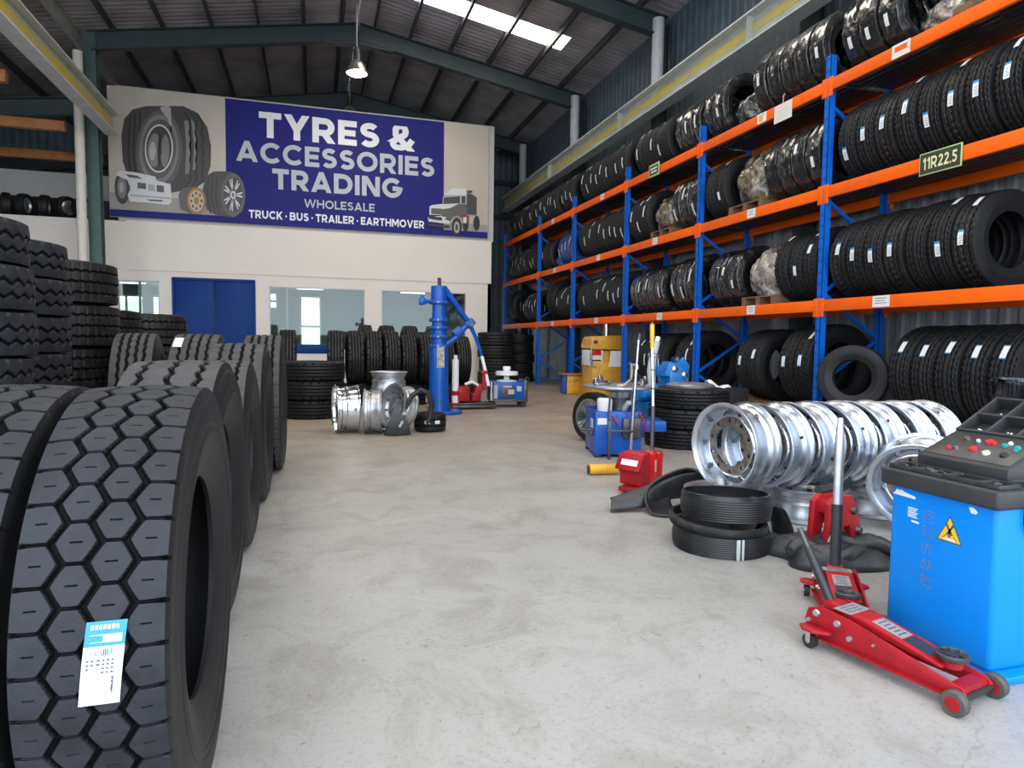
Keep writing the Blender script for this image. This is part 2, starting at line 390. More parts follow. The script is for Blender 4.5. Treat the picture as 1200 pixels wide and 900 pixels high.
# ------------------------------------------------------------------ camera
H = 1.25
yaw, pit, rol, F = R(16.7225), R(3.62237), R(.74224), 773.93
fw = Vector((math.sin(yaw) * math.cos(pit), math.cos(yaw) * math.cos(pit), -math.sin(pit)))
rt = fw.cross(Vector((0, 0, 1))).normalized(); up = rt.cross(fw)
rt, up = rt * math.cos(rol) + up * math.sin(rol), -rt * math.sin(rol) + up * math.cos(rol)
cd = bpy.data.cameras.new('camera'); cam = bpy.data.objects.new('camera', cd); COL.objects.link(cam)
cd.sensor_fit = 'HORIZONTAL'; cd.sensor_width = 36; cd.lens = 36 * F / 1200; cd.clip_start = .05; cd.clip_end = 300
mw = Matrix.Identity(4)
for i in range(3): mw[i][0], mw[i][1], mw[i][2] = rt[i], up[i], -fw[i]
mw.translation = (0, 0, H); cam.matrix_world = mw; SC.camera = cam

# ------------------------------------------------------------------ building shell
XL, XR, RX = -5.05, 7.5, 1.18            # columns left / right, ridge
def zroof(x): return 9.80 - .177 * abs(x - RX)   # underside of the roof sheets
YF, YB = -2.5, 25.2
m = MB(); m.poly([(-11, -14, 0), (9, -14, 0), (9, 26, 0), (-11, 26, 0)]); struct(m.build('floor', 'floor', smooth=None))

def corrugated(name, mt, p0, p1, z0, z1, period=.24, depth=.014, top=None):
    """ribbed steel sheet from p0 to p1 (plan), thickness from its ribs"""
    p0, p1 = Vector((*p0, 0)), Vector((*p1, 0)); d = p1 - p0; L = d.length; d.normalize(); nrm = Vector((-d.y, d.x, 0))
    m = MB(); n = int(L / period); pts = []
    for i in range(n):
        for t, o in ((0, 0), (.35, 0), (.5, depth), (.85, depth)): pts.append((p0 + d * (i + t) * period + nrm * o))
    pts.append(p1)
    v = []
    for p in pts: v += [(p.x, p.y, z0), (p.x, p.y, top(p.x) if top else z1)]
    m._new(v, [(2 * i, 2 * i + 2, 2 * i + 3, 2 * i + 1) for i in range(len(pts) - 1)])
    return struct(m.build(name, mt, smooth=None, recalc=False))
corrugated('wall_right', 'sheet_light', (7.78, YF), (7.78, YB), 0, 5.0)
corrugated('wall_right_upper', 'sheet', (7.80, YF), (7.80, YB), 4.95, 8.75)
corrugated('wall_back', 'sheet', (7.8, YB), (5.6, YB), 0, 8.75)
corrugated('wall_back_gable', 'sheet', (5.7, YB), (-11, YB), 3.3, 0, top=lambda x: zroof(x))
corrugated('wall_left', 'sheet', (-11, YB), (-11, 6), 0, 7.64)
# roof: foil-faced sheets on either side of the ridge, with strips left open for the skylight and the added light strips
SKY_AND_FILL = [(1.55, 6.25, 16.0, 16.75), (2.0, 6.3, 10.2, 11.4), (2.0, 6.3, 4.6, 5.8), (2.0, 6.3, -.6, .6), (-4.4, .4, 10.2, 11.4), (-4.4, .4, 4.6, 5.8), (-4.4, .4, -.6, .6)]  # seen skylight first; the rest are unseen glow strips added to light the interior
def roof_side(name, xa, xb):
    holes = [h for h in SKY_AND_FILL if xa - .01 <= h[0] and h[1] <= xb + .01]
    xs = sorted({xa, xb} | {q for h in holes for q in h[:2]})
    ys = sorted({YF, YB} | {q for h in holes for q in h[2:]})
    m = MB()
    for x0, x1 in zip(xs, xs[1:]):
        for y0, y1 in zip(ys, ys[1:]):
            if any(h[0] <= x0 and x1 <= h[1] and h[2] <= y0 and y1 <= h[3] for h in holes): continue
            n = max(1, round((y1 - y0) / .05)); v = []
            for i in range(n + 1):
                y = y0 + (y1 - y0) * i / n; dz = .012 * (1 if i % 4 in (1, 2) else 0)
                v += [(x0, y, zroof(x0) + dz), (x1, y, zroof(x1) + dz)]
            m._new(v, [(2 * i, 2 * i + 1, 2 * i + 3, 2 * i + 2) for i in range(n)])
    o = m.build(name, 'foil', smooth=None, recalc=False); struct(o); return o
roof_side('ceiling_right', RX, 7.9); roof_side('ceiling_left', -5.5, RX)
for h in SKY_AND_FILL:
    m = MB(); n = 14; v = []
    for i in range(n + 1):
        y = h[2] + (h[3] - h[2]) * i / n; dz = .02 + .012 * (i % 2)
        v += [(h[0], y, zroof(h[0]) + dz), (h[1], y, zroof(h[1]) + dz)]
    m._new(v, [(2 * i, 2 * i + 1, 2 * i + 3, 2 * i + 2) for i in range(n)])
    struct(m.build('skylight_and_fill', 'skylight_and_fill', smooth=None, recalc=False))
# annex roof (lower, to the left of the columns)
m = MB()
n = 540; v = []
for i in range(n + 1):
    y = YF + (YB - YF) * i / n; dz = .012 * (1 if i % 4 in (1, 2) else 0)
    v += [(-11, y, zroof(-11) + dz), (-5.5, y, zroof(-5.5) + dz)]
m._new(v, [(2 * i, 2 * i + 1, 2 * i + 3, 2 * i + 2) for i in range(n)])
struct(m.build('ceiling_annex', 'foil', smooth=None, recalc=False))
m = MB(); m.box((-5.45, (YF + YB) / 2, zroof(-5.45) - .18), (.10, YB - YF, .30)); struct(m.build('purlin', 'crane', smooth=None))
# purlins
for x in (-4.6, -3.5, -2.4, -1.3, -.2, .75, 1.61, 2.55, 3.65, 4.75, 5.85, 6.9):
    m = MB(); z = zroof(x) - .11; t = -.175 if x > RX else .175
    m.box((x, (YF + YB) / 2, z), (.07, YB - YF - .1, .2), rot=(0, -t if x > RX else -t, 0))
    struct(m.build('purlin', 'dark_purlin', smooth=None))
for x in (-9.8, -8.6, -7.4, -6.2):
    m = MB(); m.box((x, (YF + YB) / 2, zroof(x) - .11), (.07, YB - YF - .1, .2)); struct(m.build('purlin', 'dark_purlin', smooth=None))
# portal frames
def i_beam(m, p0, p1, h, w, t=.02, up=Vector((0, 0, 1))):
    p0, p1 = Vector(p0), Vector(p1); d = (p1 - p0).normalized(); s = d.cross(up).normalized(); u = s.cross(d)
    Mx = Matrix.Identity(4)
    for i in range(3): Mx[i][0], Mx[i][1], Mx[i][2], Mx[i][3] = s[i], d[i], u[i], (p0[i] + p1[i]) / 2
    L = (p1 - p0).length
    m.box((0, 0, h / 2 - t / 2), (w, L, t), Mx=Mx); m.box((0, 0, -h / 2 + t / 2), (w, L, t), Mx=Mx); m.box((0, 0, 0), (t, L, h - 2 * t), Mx=Mx)
FR = [-1.0, 3.8, 8.7, 13.55, 18.4, 23.4]
for y in FR:
    for s in (-1, 1):
        xe = XL if s < 0 else XR
        m = MB(); dz = .2 + .24
        i_beam(m, (RX, y, zroof(RX) - dz - .02), (xe, y, zroof(xe) - dz), .44, .22)
        m.box((RX + s * .45, y, zroof(RX) - .72), (.9, .18, .22), rot=(0, s * .10, 0))
        struct(m.build('rafter', 'teal_steel', smooth=None))
    # fly braces from purlins to the rafters are left to the steel; right side: column + grey downpipe above the crane rail
    m = MB(); i_beam(m, (7.56, y + .25, 0), (7.56, y + .25, zroof(XR) - .25), .3, .2, up=Vector((1, 0, 0))); struct(m.build('steel_column', 'teal_steel', smooth=None))
    m = MB(); m.cyl((7.32, y - .05, 6.72), (7.32, y - .05, zroof(7.4) - .3), .13, n=16); m.cyl((7.32, y - .05, 6.74), (7.32, y - .05, 6.80), .17, n=16)
    struct(m.build('downpipe', 'pipe'))
    if not 5 < y < 15:
      m = MB(); i_beam(m, (XL + .03, y + .1, 0), (XL - .02, y + .1, zroof(XL) - .2), .28, .27, up=Vector((0, 1, 0))); struct(m.build('steel_column', 'green_steel', smooth=None))
    m = MB(); i_beam(m, (-5.3, y + .02, 6.72), (-11, y + .02, 6.0), .4, .2); struct(m.build('rafter', 'teal_steel', smooth=None))
m = MB(); m.tube([(XL - .20, 18.15, .02), (XL - .20, 18.15, 4.0), (XL - .20, 18.15, 7.9)], .105, n=16); m.cyl((XL - .20, 18.15, 3.9), (XL - .20, 18.15, 4.05), .122, n=16)
struct(m.build('downpipe', 'pipe_cream'))
for y in (14.7, 17.7, 20.6):
    m = MB(); m.box((-8.0, y, 6.02), (5.2, .16, .22), bev=.012); struct(m.build('trim_1', 'timber_orange'))
for z in (6.1, 7.4): # girts on the far wall
    m = MB(); m.box((6.7, 25.1, z), (2.2, .12, .18)); struct(m.build('trim_2', 'dark_purlin', smooth=None))
# crane runway beams
def runway(name, x, y0, y1, zb, s):
    h = .50; t = thing(name, None, None)
    m = MB(); m.m('crane')
    m.box((0, 0, h / 2), (.02, y1 - y0, h - .04)).m('crane_light')
    m.box((0, 0, .0125), (.30, y1 - y0, .025)); m.box((0, 0, h - .0125), (.32, y1 - y0, .03)); m.m('crane')
    for i in range(int((y1 - y0) / 4.84) if s > 0 else 0):
        m.box((-s * .07, -(y1 - y0) / 2 + 2.2 + i * 4.84, h / 2), (.13, .015, h - .06))
    o = m.build('girder', None, t, smooth=None)
    m = MB(); m.box((0, 0, h + .04), (.07, y1 - y0, .06)); m.build('crane_rail', 'steel_dark', t, smooth=None)
    m = MB(); m.box((-s * .012, 0, h * .55), (.006, y1 - y0 - .3, .13 if s > 0 else .2)); m.build('painted_stripe', 'crane_yellow', t, smooth=None)
    t.location = (x, (y0 + y1) / 2, zb); t['kind'] = 'structure'; return t
runway('trim_crane_right', 7.0, YF + .3, 24.6, 6.2, 1)
runway('trim_crane_left', -4.66, YF + .3, 18.55, 6.14, -1)

# ------------------------------------------------------------------ office front (back wall), y = 20
WY = 20.0
WIN = [(-5.0, -4.0, 1.2, 2.78), (-1.2, 1.45, .95, 2.74), (1.93, 4.5, .95, 2.74)]
DOOR = (-3.67, -1.58, 0, 2.88)
XW0, XW1, ZW = -11, 5.28, 4.33
ops = [tuple(w) for w in WIN] + [DOOR]
xs = sorted({XW0, XW1} | {q for o in ops for q in o[:2]}); zs = sorted({0, 3.08, ZW} | {q for o in ops for q in o[2:]})
m = MB()
for x0, x1 in zip(xs, xs[1:]):
    for z0, z1 in zip(zs, zs[1:]):
        if any(o[0] <= x0 and x1 <= o[1] and o[2] <= z0 and z1 <= o[3] for o in ops): continue
        m.box(((x0 + x1) / 2, WY + .06, (z0 + z1) / 2), (x1 - x0, .12, z1 - z0))
bmesh.ops.remove_doubles(m.bm, verts=m.bm.verts[:], dist=1e-4)
struct(m.build('wall_office', 'wall', smooth=None))
m = MB(); m.box(((XL + .3 + XW1) / 2, WY + .02, 3.7), (XW1 - XL - .3, .10, 1.3)); struct(m.build('wall_office_upper', 'wall', smooth=None))   # slightly proud of the wall below
m = MB(); m.box((0.2, WY + .068, 6.1), (10.3, .06, 3.5)); struct(m.build('wall_banner_backing', 'annex_wall', smooth=None))
m = MB(); m.box((XW1 - .05, WY + 2.5, 2.15), (.1, 5, 4.3)); struct(m.build('wall_office_side', 'wall', smooth=None))
m = MB(); m.box(((XW0 + XW1) / 2, WY + 2.65, 4.27), (XW1 - XW0, 5.1, .12)); struct(m.build('ceiling_office_slab', 'annex_wall', smooth=None))
m = MB(); m.box(((XW0 + XW1) / 2, WY + 2.2, 2.95), (XW1 - XW0 - .1, 4.1, .05)); struct(m.build('ceiling_office', 'office', smooth=None))
# office back wall with openings to the daylight behind
ops2 = [(-7.5, -4.0, .9, 2.58), (-.42, .22, .8, 2.72), (-1.75, -1.2, 2.3, 2.8)]
xs = sorted({XW0, XW1} | {q for o in ops2 for q in o[:2]}); zs = sorted({0, 2.95} | {q for o in ops2 for q in o[2:]})
m = MB()
for x0, x1 in zip(xs, xs[1:]):
    for z0, z1 in zip(zs, zs[1:]):
        if any(o[0] <= x0 and x1 <= o[1] and o[2] <= z0 and z1 <= o[3] for o in ops2): continue
        m.box(((x0 + x1) / 2, 24.0, (z0 + z1) / 2), (x1 - x0, .1, z1 - z0))
struct(m.build('wall_office_rear', 'office', smooth=None))
for i, (x0, x1, z0, z1) in enumerate(ops2):
    m = MB(); m.box((x0 + (x1 - x0) * .5, 23.98, (z0 + z1) / 2), (.07, .08, z1 - z0))if i == 0 else m.box(((x0 + x1) / 2, 23.98, z0 + (z1 - z0) * .47), (x1 - x0, .08, .07))
    for a in (z0, z1): m.box(((x0 + x1) / 2, 23.97, a), (x1 - x0, .07, .05))
    for a in (x0, x1): m.box((a, 23.97, (z0 + z1) / 2), (.05, .07, z1 - z0))
    struct(m.build('window_%d_frame' % (i + 4), 'wall', smooth=None))
m = MB(); m.box((-2.9, 22.1, 1.47), (.08, 3.7, 2.9)); struct(m.build('wall_office_partition', 'office', smooth=None))
m = MB(); m.box((1.7, 22.1, 1.47), (.08, 3.7, 2.9)); struct(m.build('wall_office_partition_right', 'office', smooth=None))
m = MB(); m.grid(lambda u, v: (-70 + 140 * u, 45 + 40 * v, -2 + 9 * v * (1 - .3 * math.sin(u * 7)) + 1.2 * noise.noise((u * 6, v * 6, 0))), 30, 12); struct(m.build('hill', 'hill'))
for i, (x0, x1, z0, z1) in enumerate(WIN):
    t = thing('window_%d' % (i + 1), None, None, ((x0 + x1) / 2, WY, z0)); t['kind'] = 'structure'
    w, h = x1 - x0, z1 - z0
    m = MB()
    for sx in (-1, 1): m.box((sx * (w / 2 - .015), .05, h / 2), (.03, .1, h))
    m.box((0, .05, .015), (w, .1, .03)); m.box((0, .05, h - .015), (w, .1, .03))
    m.build('frame', 'let_silver', t, smooth=None)
    m = MB(); m.box((0, .06, h / 2), (w - .06, .008, h - .06)); m.build('pane', 'glass', t, smooth=None)
    if i == 0:
        m = MB(); m.box((.02, .05, h / 2), (.05, .06, h - .06)); m.build('mullion', 'steel_dark', t, smooth=None)
    if i == 1:
        m = MB(); m.box((-w / 2 + .48, .05, h / 2), (.03, .02, h - .06)); m.build('mullion', 'let_silver', t, smooth=None)
# blue double door
t = thing('door_1', None, None, ((DOOR[0] + DOOR[1]) / 2, WY, 0)); t['kind'] = 'structure'
w, h = DOOR[1] - DOOR[0], DOOR[3]
for s in (-1, 1):
    m = MB(); m.box((s * w / 4, .035, h / 2), (w / 2 - .035, .05, h - .05), bev=.006); lf = m.build('leaf', 'door_blue', t)
    m = MB(); m.cyl((s * .09, .0, 1.02), (s * .09, -.05, 1.02), .014, n=10); m.box((s * .14, -.05, 1.02), (.13, .015, .02), bev=.004); m.build('handle', 'steel', lf)
m = MB()
for s in (-1, 1): m.box((s * (w / 2 - .012), .03, h / 2), (.06, .14, h))
m.box((0, .03, h - .01), (w, .14, .06)); m.build('frame', 'door_blue', t, smooth=None)
# light fittings inside the offices
for i, (x, y) in enumerate([(-.1, 22.2), (3.2, 22.4), (-5.2, 22.2)]):
    t = thing('ceiling_light', ['white tube light on the office ceiling behind the middle window', 'white tube light on the office ceiling behind the right window', 'white tube light behind the small window left of the blue door'][i], 'light', (x, y, 2.92))
    m = MB(); m.box((0, 0, -.02), (.9, .12, .04), bev=.006); m.build('housing', 'white', t)
    m = MB(); m.cyl((-.4, 0, -.06), (.4, 0, -.06), .018, n=10); m.build('tube', 'tube_glow', t)
# reception counter seen through the middle window
t = thing('reception_counter', 'white and blue counter under the middle office window', 'counter', (-.12, 19.55, 0))
m = MB(); m.box((0, 0, .43), (.95, .5, .86), bev=.01); m.build('body', 'card', t)
m = MB(); m.box((0, 0, .99), (1.0, .55, .25), bev=.015); m.build('top', 'door_blue', t)

# ------------------------------------------------------------------ banner
bt = thing('shop_banner', 'large blue and beige printed tyre shop banner on the office wall', 'banner', (0, WY, 0))
def bn(u, v):
    d = u - 126; x = -5.13 + .01957 * d + 7.86e-6 * d * d
    vt, vb = 100.5 + .1058 * d, 255 + .0628 * d
    return x, 7.8 - (v - vt) / (vb - vt) * 3.38
def bpoly(m, pts, k):
    m.poly([(*(lambda q: (q[0], -.035 - .002 * k, q[1]))(bn(*p)),) for p in pts])
def ell(cx, cy, rx, ry, n=28, a0=0, a1=360, rot=0):
    o = []
    for i in range(n + (a1 - a0 < 360)):
        a = R(a0 + (a1 - a0) * i / n); x, y = rx * math.cos(a), ry * math.sin(a); c, s = math.cos(R(rot)), math.sin(R(rot))
        o.append((cx + x * c - y * s, cy + x * s + y * c))
    return o
x0, z1 = bn(126, 100.5); x1, z0 = bn(572, 283)
m = MB(); m.box(((x0 + x1) / 2, 0, (z0 + z1) / 2), (x1 - x0, .06, z1 - z0), bev=.008); m.build('panel', 'ban_beige', bt)
m = MB(); bpoly(m, [(126.5, 226), (263, 240), (263, 263), (126.5, 254)], 0); bpoly(m, [(519, 262), (571, 266), (571, 276), (519, 275)], 0); m.build('printed_ground', 'ban_floor', bt, smooth=None, recalc=False)
m = MB(); bpoly(m, [(264, 115.6), (519, 142.5), (519, 279), (264, 263)], 1); m.build('blue_panel', 'ban_blue', bt, smooth=None)
m = MB(); bpoly(m, [(126.5, 246), (571.5, 275.2), (571.5, 282.5), (126.5, 254.5)], 2); m.build('blue_band', 'ban_blue', bt, smooth=None)
TX = Matrix(((1, 0, 0, 0), (0, 0, -1, 0), (0, 1, 0, 0), (0, 0, 0, 1)))
def line(s, u0, v0, u1, v1, cap, mt, sw, gap=.13, k=3):
    a, b = bn(u0, v0), bn(u1, v1)
    return sign_text('lettering', s, b[0] - a[0], cap, sw, mt, bt, Matrix.Translation((a[0], -.0435, (a[1] + b[1]) / 2)) @ TX, gap)
line('TYRES &', 303, 161, 484, 178, .70, 'let_white', .255, .10)
line('ACCESSORIES', 276, 190, 508, 207.5, .56, 'let_silver', .235, .11)
line('TRADING', 318, 223.5, 468, 233, .57, 'let_silver', .25, .11)
line('WHOLESALE', 355, 245, 437.5, 250, .235, 'let_silver', .20, .12)
line('TRUCK \u2022 BUS \u2022 TRAILER \u2022 EARTHMOVER', 290, 257.5, 496, 270, .225, 'let_white', .23, .12)
# printed pictures
m = MB()
m.m('art1'); bpoly(m, [(142, 160), (146, 140), (156, 129), (172, 125), (215, 125), (232, 133), (243, 150), (247, 172), (246, 195), (240, 214), (226, 222), (200, 227), (165, 224), (150, 212), (143, 190)], 2)
m.m('art0')
for k, u in enumerate((152, 158, 164)): bpoly(m, [(u, 137 - k * 3), (u + 2.2, 136 - k * 3), (u - 1, 178), (u + 1.5, 214), (u - 1, 214), (u - 3.5, 178)], 3)
for u in (222, 229, 236):
    bpoly(m, [(u - 6, 133), (u - 4, 133)] + [(u + 1.5 + (i % 2) * 1.6 - .0009 * (172 - 140 - i * 8) ** 2, 140 + i * 8) for i in range(10)] + [(u - 8 + 2, 221), (u - 8, 221)] + [(u - .8 + (i % 2) * 1.6 - .0009 * (172 - 140 - i * 8) ** 2, 140 + i * 8) for i in range(9, -1, -1)], 3)
m.m('art3'); bpoly(m, [(216, 142), (221, 142), (224, 172), (221, 205), (216, 205), (218, 172)], 3); bpoly(m, [(224, 140), (228, 144), (231, 172), (228, 200), (225, 200), (227, 172)], 3)
m.m('art2'); bpoly(m, ell(186, 177, 27, 47, rot=4), 4)
m.m('art3'); bpoly(m, ell(186, 176, 23, 41, rot=4), 5)
m.m('art2'); bpoly(m, ell(186, 175.5, 20, 35, rot=4), 6)
m.m('art4'); bpoly(m, [(188, 127), (197, 124), (201, 128), (201, 160), (197, 140), (190, 131)], 6)
m.m('art5'); bpoly(m, ell(186, 175, 16.5, 28.5, rot=3), 7)
m.m('art1'); bpoly(m, ell(186, 175, 15, 26.5, rot=3), 8)
m.m('art3'); bpoly(m, ell(181, 177, 8, 20, rot=3), 9); bpoly(m, ell(193, 178, 5, 19, rot=3), 9)
m.m('art4'); bpoly(m, ell(178.5, 178, 4, 11, rot=3), 10)
m.m('art0'); bpoly(m, ell(186.5, 177, 2.0, 20, rot=3), 10)
m.build('printed_tyre', None, bt, smooth=None)
m = MB()
m.m('art1'); bpoly(m, ell(142, 221, 9, 19.5), 11); m.m('art3'); bpoly(m, ell(141.5, 221, 5.5, 13), 12); m.m('art4'); bpoly(m, ell(141, 221, 2.5, 6), 13)
m.m('art5'); bpoly(m, [(134, 206), (139, 201), (157, 203), (181, 208), (183, 213), (199, 217), (200, 238), (196, 242), (172, 239), (151, 238), (148, 230), (152, 222), (148, 212)], 14)
m.m('art2'); bpoly(m, [(146, 205), (160, 207), (166, 211), (150, 209)], 15); bpoly(m, [(160, 215), (170, 216), (170, 223), (160, 222)], 15); bpoly(m, [(182.5, 218), (191, 219), (191, 227), (182.5, 226)], 15); bpoly(m, [(170, 235), (190, 236), (188, 238), (174, 237)], 15)
m.m('art4'); bpoly(m, [(172, 217), (180, 218), (181, 226), (173, 225)], 15); bpoly(m, [(150, 229), (199, 233), (199, 235), (151, 231)], 15)
m.build('printed_bumper', None, bt, smooth=None)
m = MB()
m.m('art2'); bpoly(m, [(208, 230), (212, 222), (226, 220), (236, 224), (236, 250), (222, 252), (210, 246)], 16)
m.m('art6'); bpoly(m, ell(229, 237, 11, 16), 17); m.m('art7'); bpoly(m, ell(229, 237, 8.5, 13), 18)
m.m('art1')
for i in range(8): bpoly(m, ell(229 + 6 * math.cos(i * PI / 4), 237 + 9 * math.sin(i * PI / 4), 1.2, 1.9, 8), 19)
m.m('art6'); bpoly(m, ell(229, 237, 3, 4.5), 19); m.build('printed_orange_wheel', None, bt, smooth=None)
m = MB()
m.m('art1'); bpoly(m, [(236, 226), (240, 208), (250, 202), (270, 202), (284, 216), (287, 232), (283, 250), (272, 257), (252, 254), (241, 247)], 16)
m.m('art0')
for u in (243, 248, 253): bpoly(m, [(u, 209), (u + 1.5, 208), (u - .5, 230), (u + 3, 252), (u + 1.5, 252), (u - 2.5, 230)], 17)
m.m('art2'); bpoly(m, ell(272, 230, 14, 26), 17); m.m('art1'); bpoly(m, ell(272, 230, 11.5, 21), 18)
m.m('art5')
for i in range(7):
    a = 2 * PI * i / 7; c, s = math.cos(a), math.sin(a)
    for b in (-.13, .13):
        c2, s2 = math.cos(a + b), math.sin(a + b)
        bpoly(m, [(272 + 2.5 * c - .8 * s, 230 + 4.5 * s + 1.4 * c), (272 + 10.8 * c2 - .5 * s2, 230 + 19.8 * s2 + c2), (272 + 10.8 * c2 + .5 * s2, 230 + 19.8 * s2 - c2), (272 + 2.5 * c + .8 * s, 230 + 4.5 * s - 1.4 * c)], 19)
bpoly(m, ell(272, 230, 3, 5), 20); m.m('art2'); bpoly(m, ell(272, 230, 1.5, 2.6, 12), 21)
m.build('printed_alloy_wheel', None, bt, smooth=None)
m = MB()
m.m('art0'); bpoly(m, ell(534.5, 268, 6, 11), 12); bpoly(m, ell(558, 264, 3.8, 9), 12); bpoly(m, ell(545, 266, 3.5, 8), 12)
m.m('art4'); bpoly(m, ell(534.5, 269, 3.4, 7), 13); m.m('art1'); bpoly(m, ell(534.5, 269, 1.6, 4), 14)
m.m('art4'); bpoly(m, [(529, 222), (545, 221.5), (546, 231), (546, 250), (517, 248), (518, 232), (520, 230), (528, 228)], 14)
m.m('art5'); bpoly(m, [(520, 229.5), (528, 222), (545, 222), (546, 231), (539, 230.5)], 15)
m.m('art1'); bpoly(m, [(546, 228), (552, 229), (558, 233), (558, 254), (546, 253)], 15); bpoly(m, [(519, 233), (538, 231.5), (538, 240), (518, 241)], 16); bpoly(m, [(540, 231), (544.5, 231.5), (544.5, 240), (540, 240)], 16); bpoly(m, ell(549.5, 226, 3.4, 1.6), 16)
m.m('art5'); bpoly(m, [(502, 244), (505, 242), (519, 240.5), (537, 240), (526, 246), (517, 247), (517, 254), (502, 254)], 16); bpoly(m, [(500, 257), (501, 262), (526, 265), (528, 256), (524, 254)], 16)
m.m('art2'); bpoly(m, [(526, 246), (537, 240.5), (546, 241), (546, 256), (540, 258), (536, 254), (530, 256), (527, 262), (517, 258), (517, 247)], 17); bpoly(m, [(504, 246), (517, 246.5), (517, 253.5), (504, 253)], 18)
m.m('art0'); bpoly(m, [(501, 255.5), (517, 257), (517, 261), (501, 259)], 18); bpoly(m, [(500, 264), (526, 267), (526, 270), (501, 267.5)], 18)
m.m('art8'); bpoly(m, [(541, 254), (549, 255), (549, 263), (541, 262)], 18); m.m('art5'); bpoly(m, ell(503.5, 260.5, 2, 1.8, 10), 19); bpoly(m, ell(519, 257.5, 3, 1.3, 10), 19); bpoly(m, [(542, 257), (546, 257), (546, 264), (542, 264)], 19)
m.build('printed_truck', None, bt, smooth=None)

m = MB(); m.box((-7.6, 20.85, 4.65), (4.6, .06, .64), bev=.01); struct(m.build('void_shade_board', 'dark_void', smooth=None))  # added dark board, stands in for the shaded void behind the ledge wheels

# ------------------------------------------------------------------ tyres (axis along local Y, centre at the origin)
def sstep(x): x = np.clip(x, 0, 1); return x * x * (3 - 2 * x)
def tread_hex(C, pitch_n, cols, D=.02, wz=.0042, wl=.0014, sipe=True):
    p = C / pitch_n
    def fn(t, y, tw):                           # t: arc length 0..C; staggered six-sided blocks, wide zigzag grooves between the columns
        cy = np.array(cols) * tw / 2; best = np.full(t.shape, 9.); bt_ = np.zeros(t.shape); by = np.zeros(t.shape); bc = np.zeros(t.shape, int)
        cand = []
        for k, c in enumerate(cy):
            q = t / p - .5 * (k % 2); f = (q - np.round(q)) * p
            for d in (-p, 0, p):
                ds = np.hypot(f + d, (y - c) * 1.05); cand.append((k, ds))
                up_ = ds < best
                bt_ = np.where(up_, f + d, bt_); by = np.where(up_, y - c, by); bc = np.where(up_, k, bc); best = np.minimum(best, ds)
        ss = np.full(t.shape, 9.); so = np.full(t.shape, 9.)
        for k, ds in cand:
            same = bc == k; other = ds > best + 1e-12
            ss = np.where(same & other, np.minimum(ss, ds), ss); so = np.where(~same, np.minimum(so, ds), so)
        gl, gz = (ss - best) / 2, (so - best) / 2
        d = np.maximum(D * .75 * (1 - sstep((gl - wl) / .003)), D * (1 - sstep((gz - wz) / .0035)))
        if sipe: d = np.maximum(d, .007 * (np.abs(bt_) < .0021) * (np.abs(by) < .011))
        return d
    return fn
def tread_zig(C, gro, per, amp=.006, w=.006, D=.014, lat=0, lw=.0025, ld=.006, shoulder=0, srange=.75):
    def fn(t, y, tw):
        d = np.zeros(t.shape); ph = t / C * per
        tri = (np.abs((ph % 1) - .5) * 4 - 1)
        for k, g in enumerate(gro):
            c = g * tw / 2 + amp * tri * (1 if k % 2 else -1)
            d = np.maximum(d, D * (1 - sstep((np.abs(y - c) - w) / .004)))
        if lat:
            q = (t / C * lat) % 1; d = np.maximum(d, ld * (np.minimum(q, 1 - q) * C / lat < lw) * (np.abs(y) < tw * .5 * srange))
        if shoulder:
            q = (t / C * shoulder) % 1; d = np.maximum(d, D * .8 * (1 - sstep((np.minimum(q, 1 - q) * C / shoulder - .004) / .004)) * (np.abs(y) > tw * .5 * srange))
        return d
    return fn
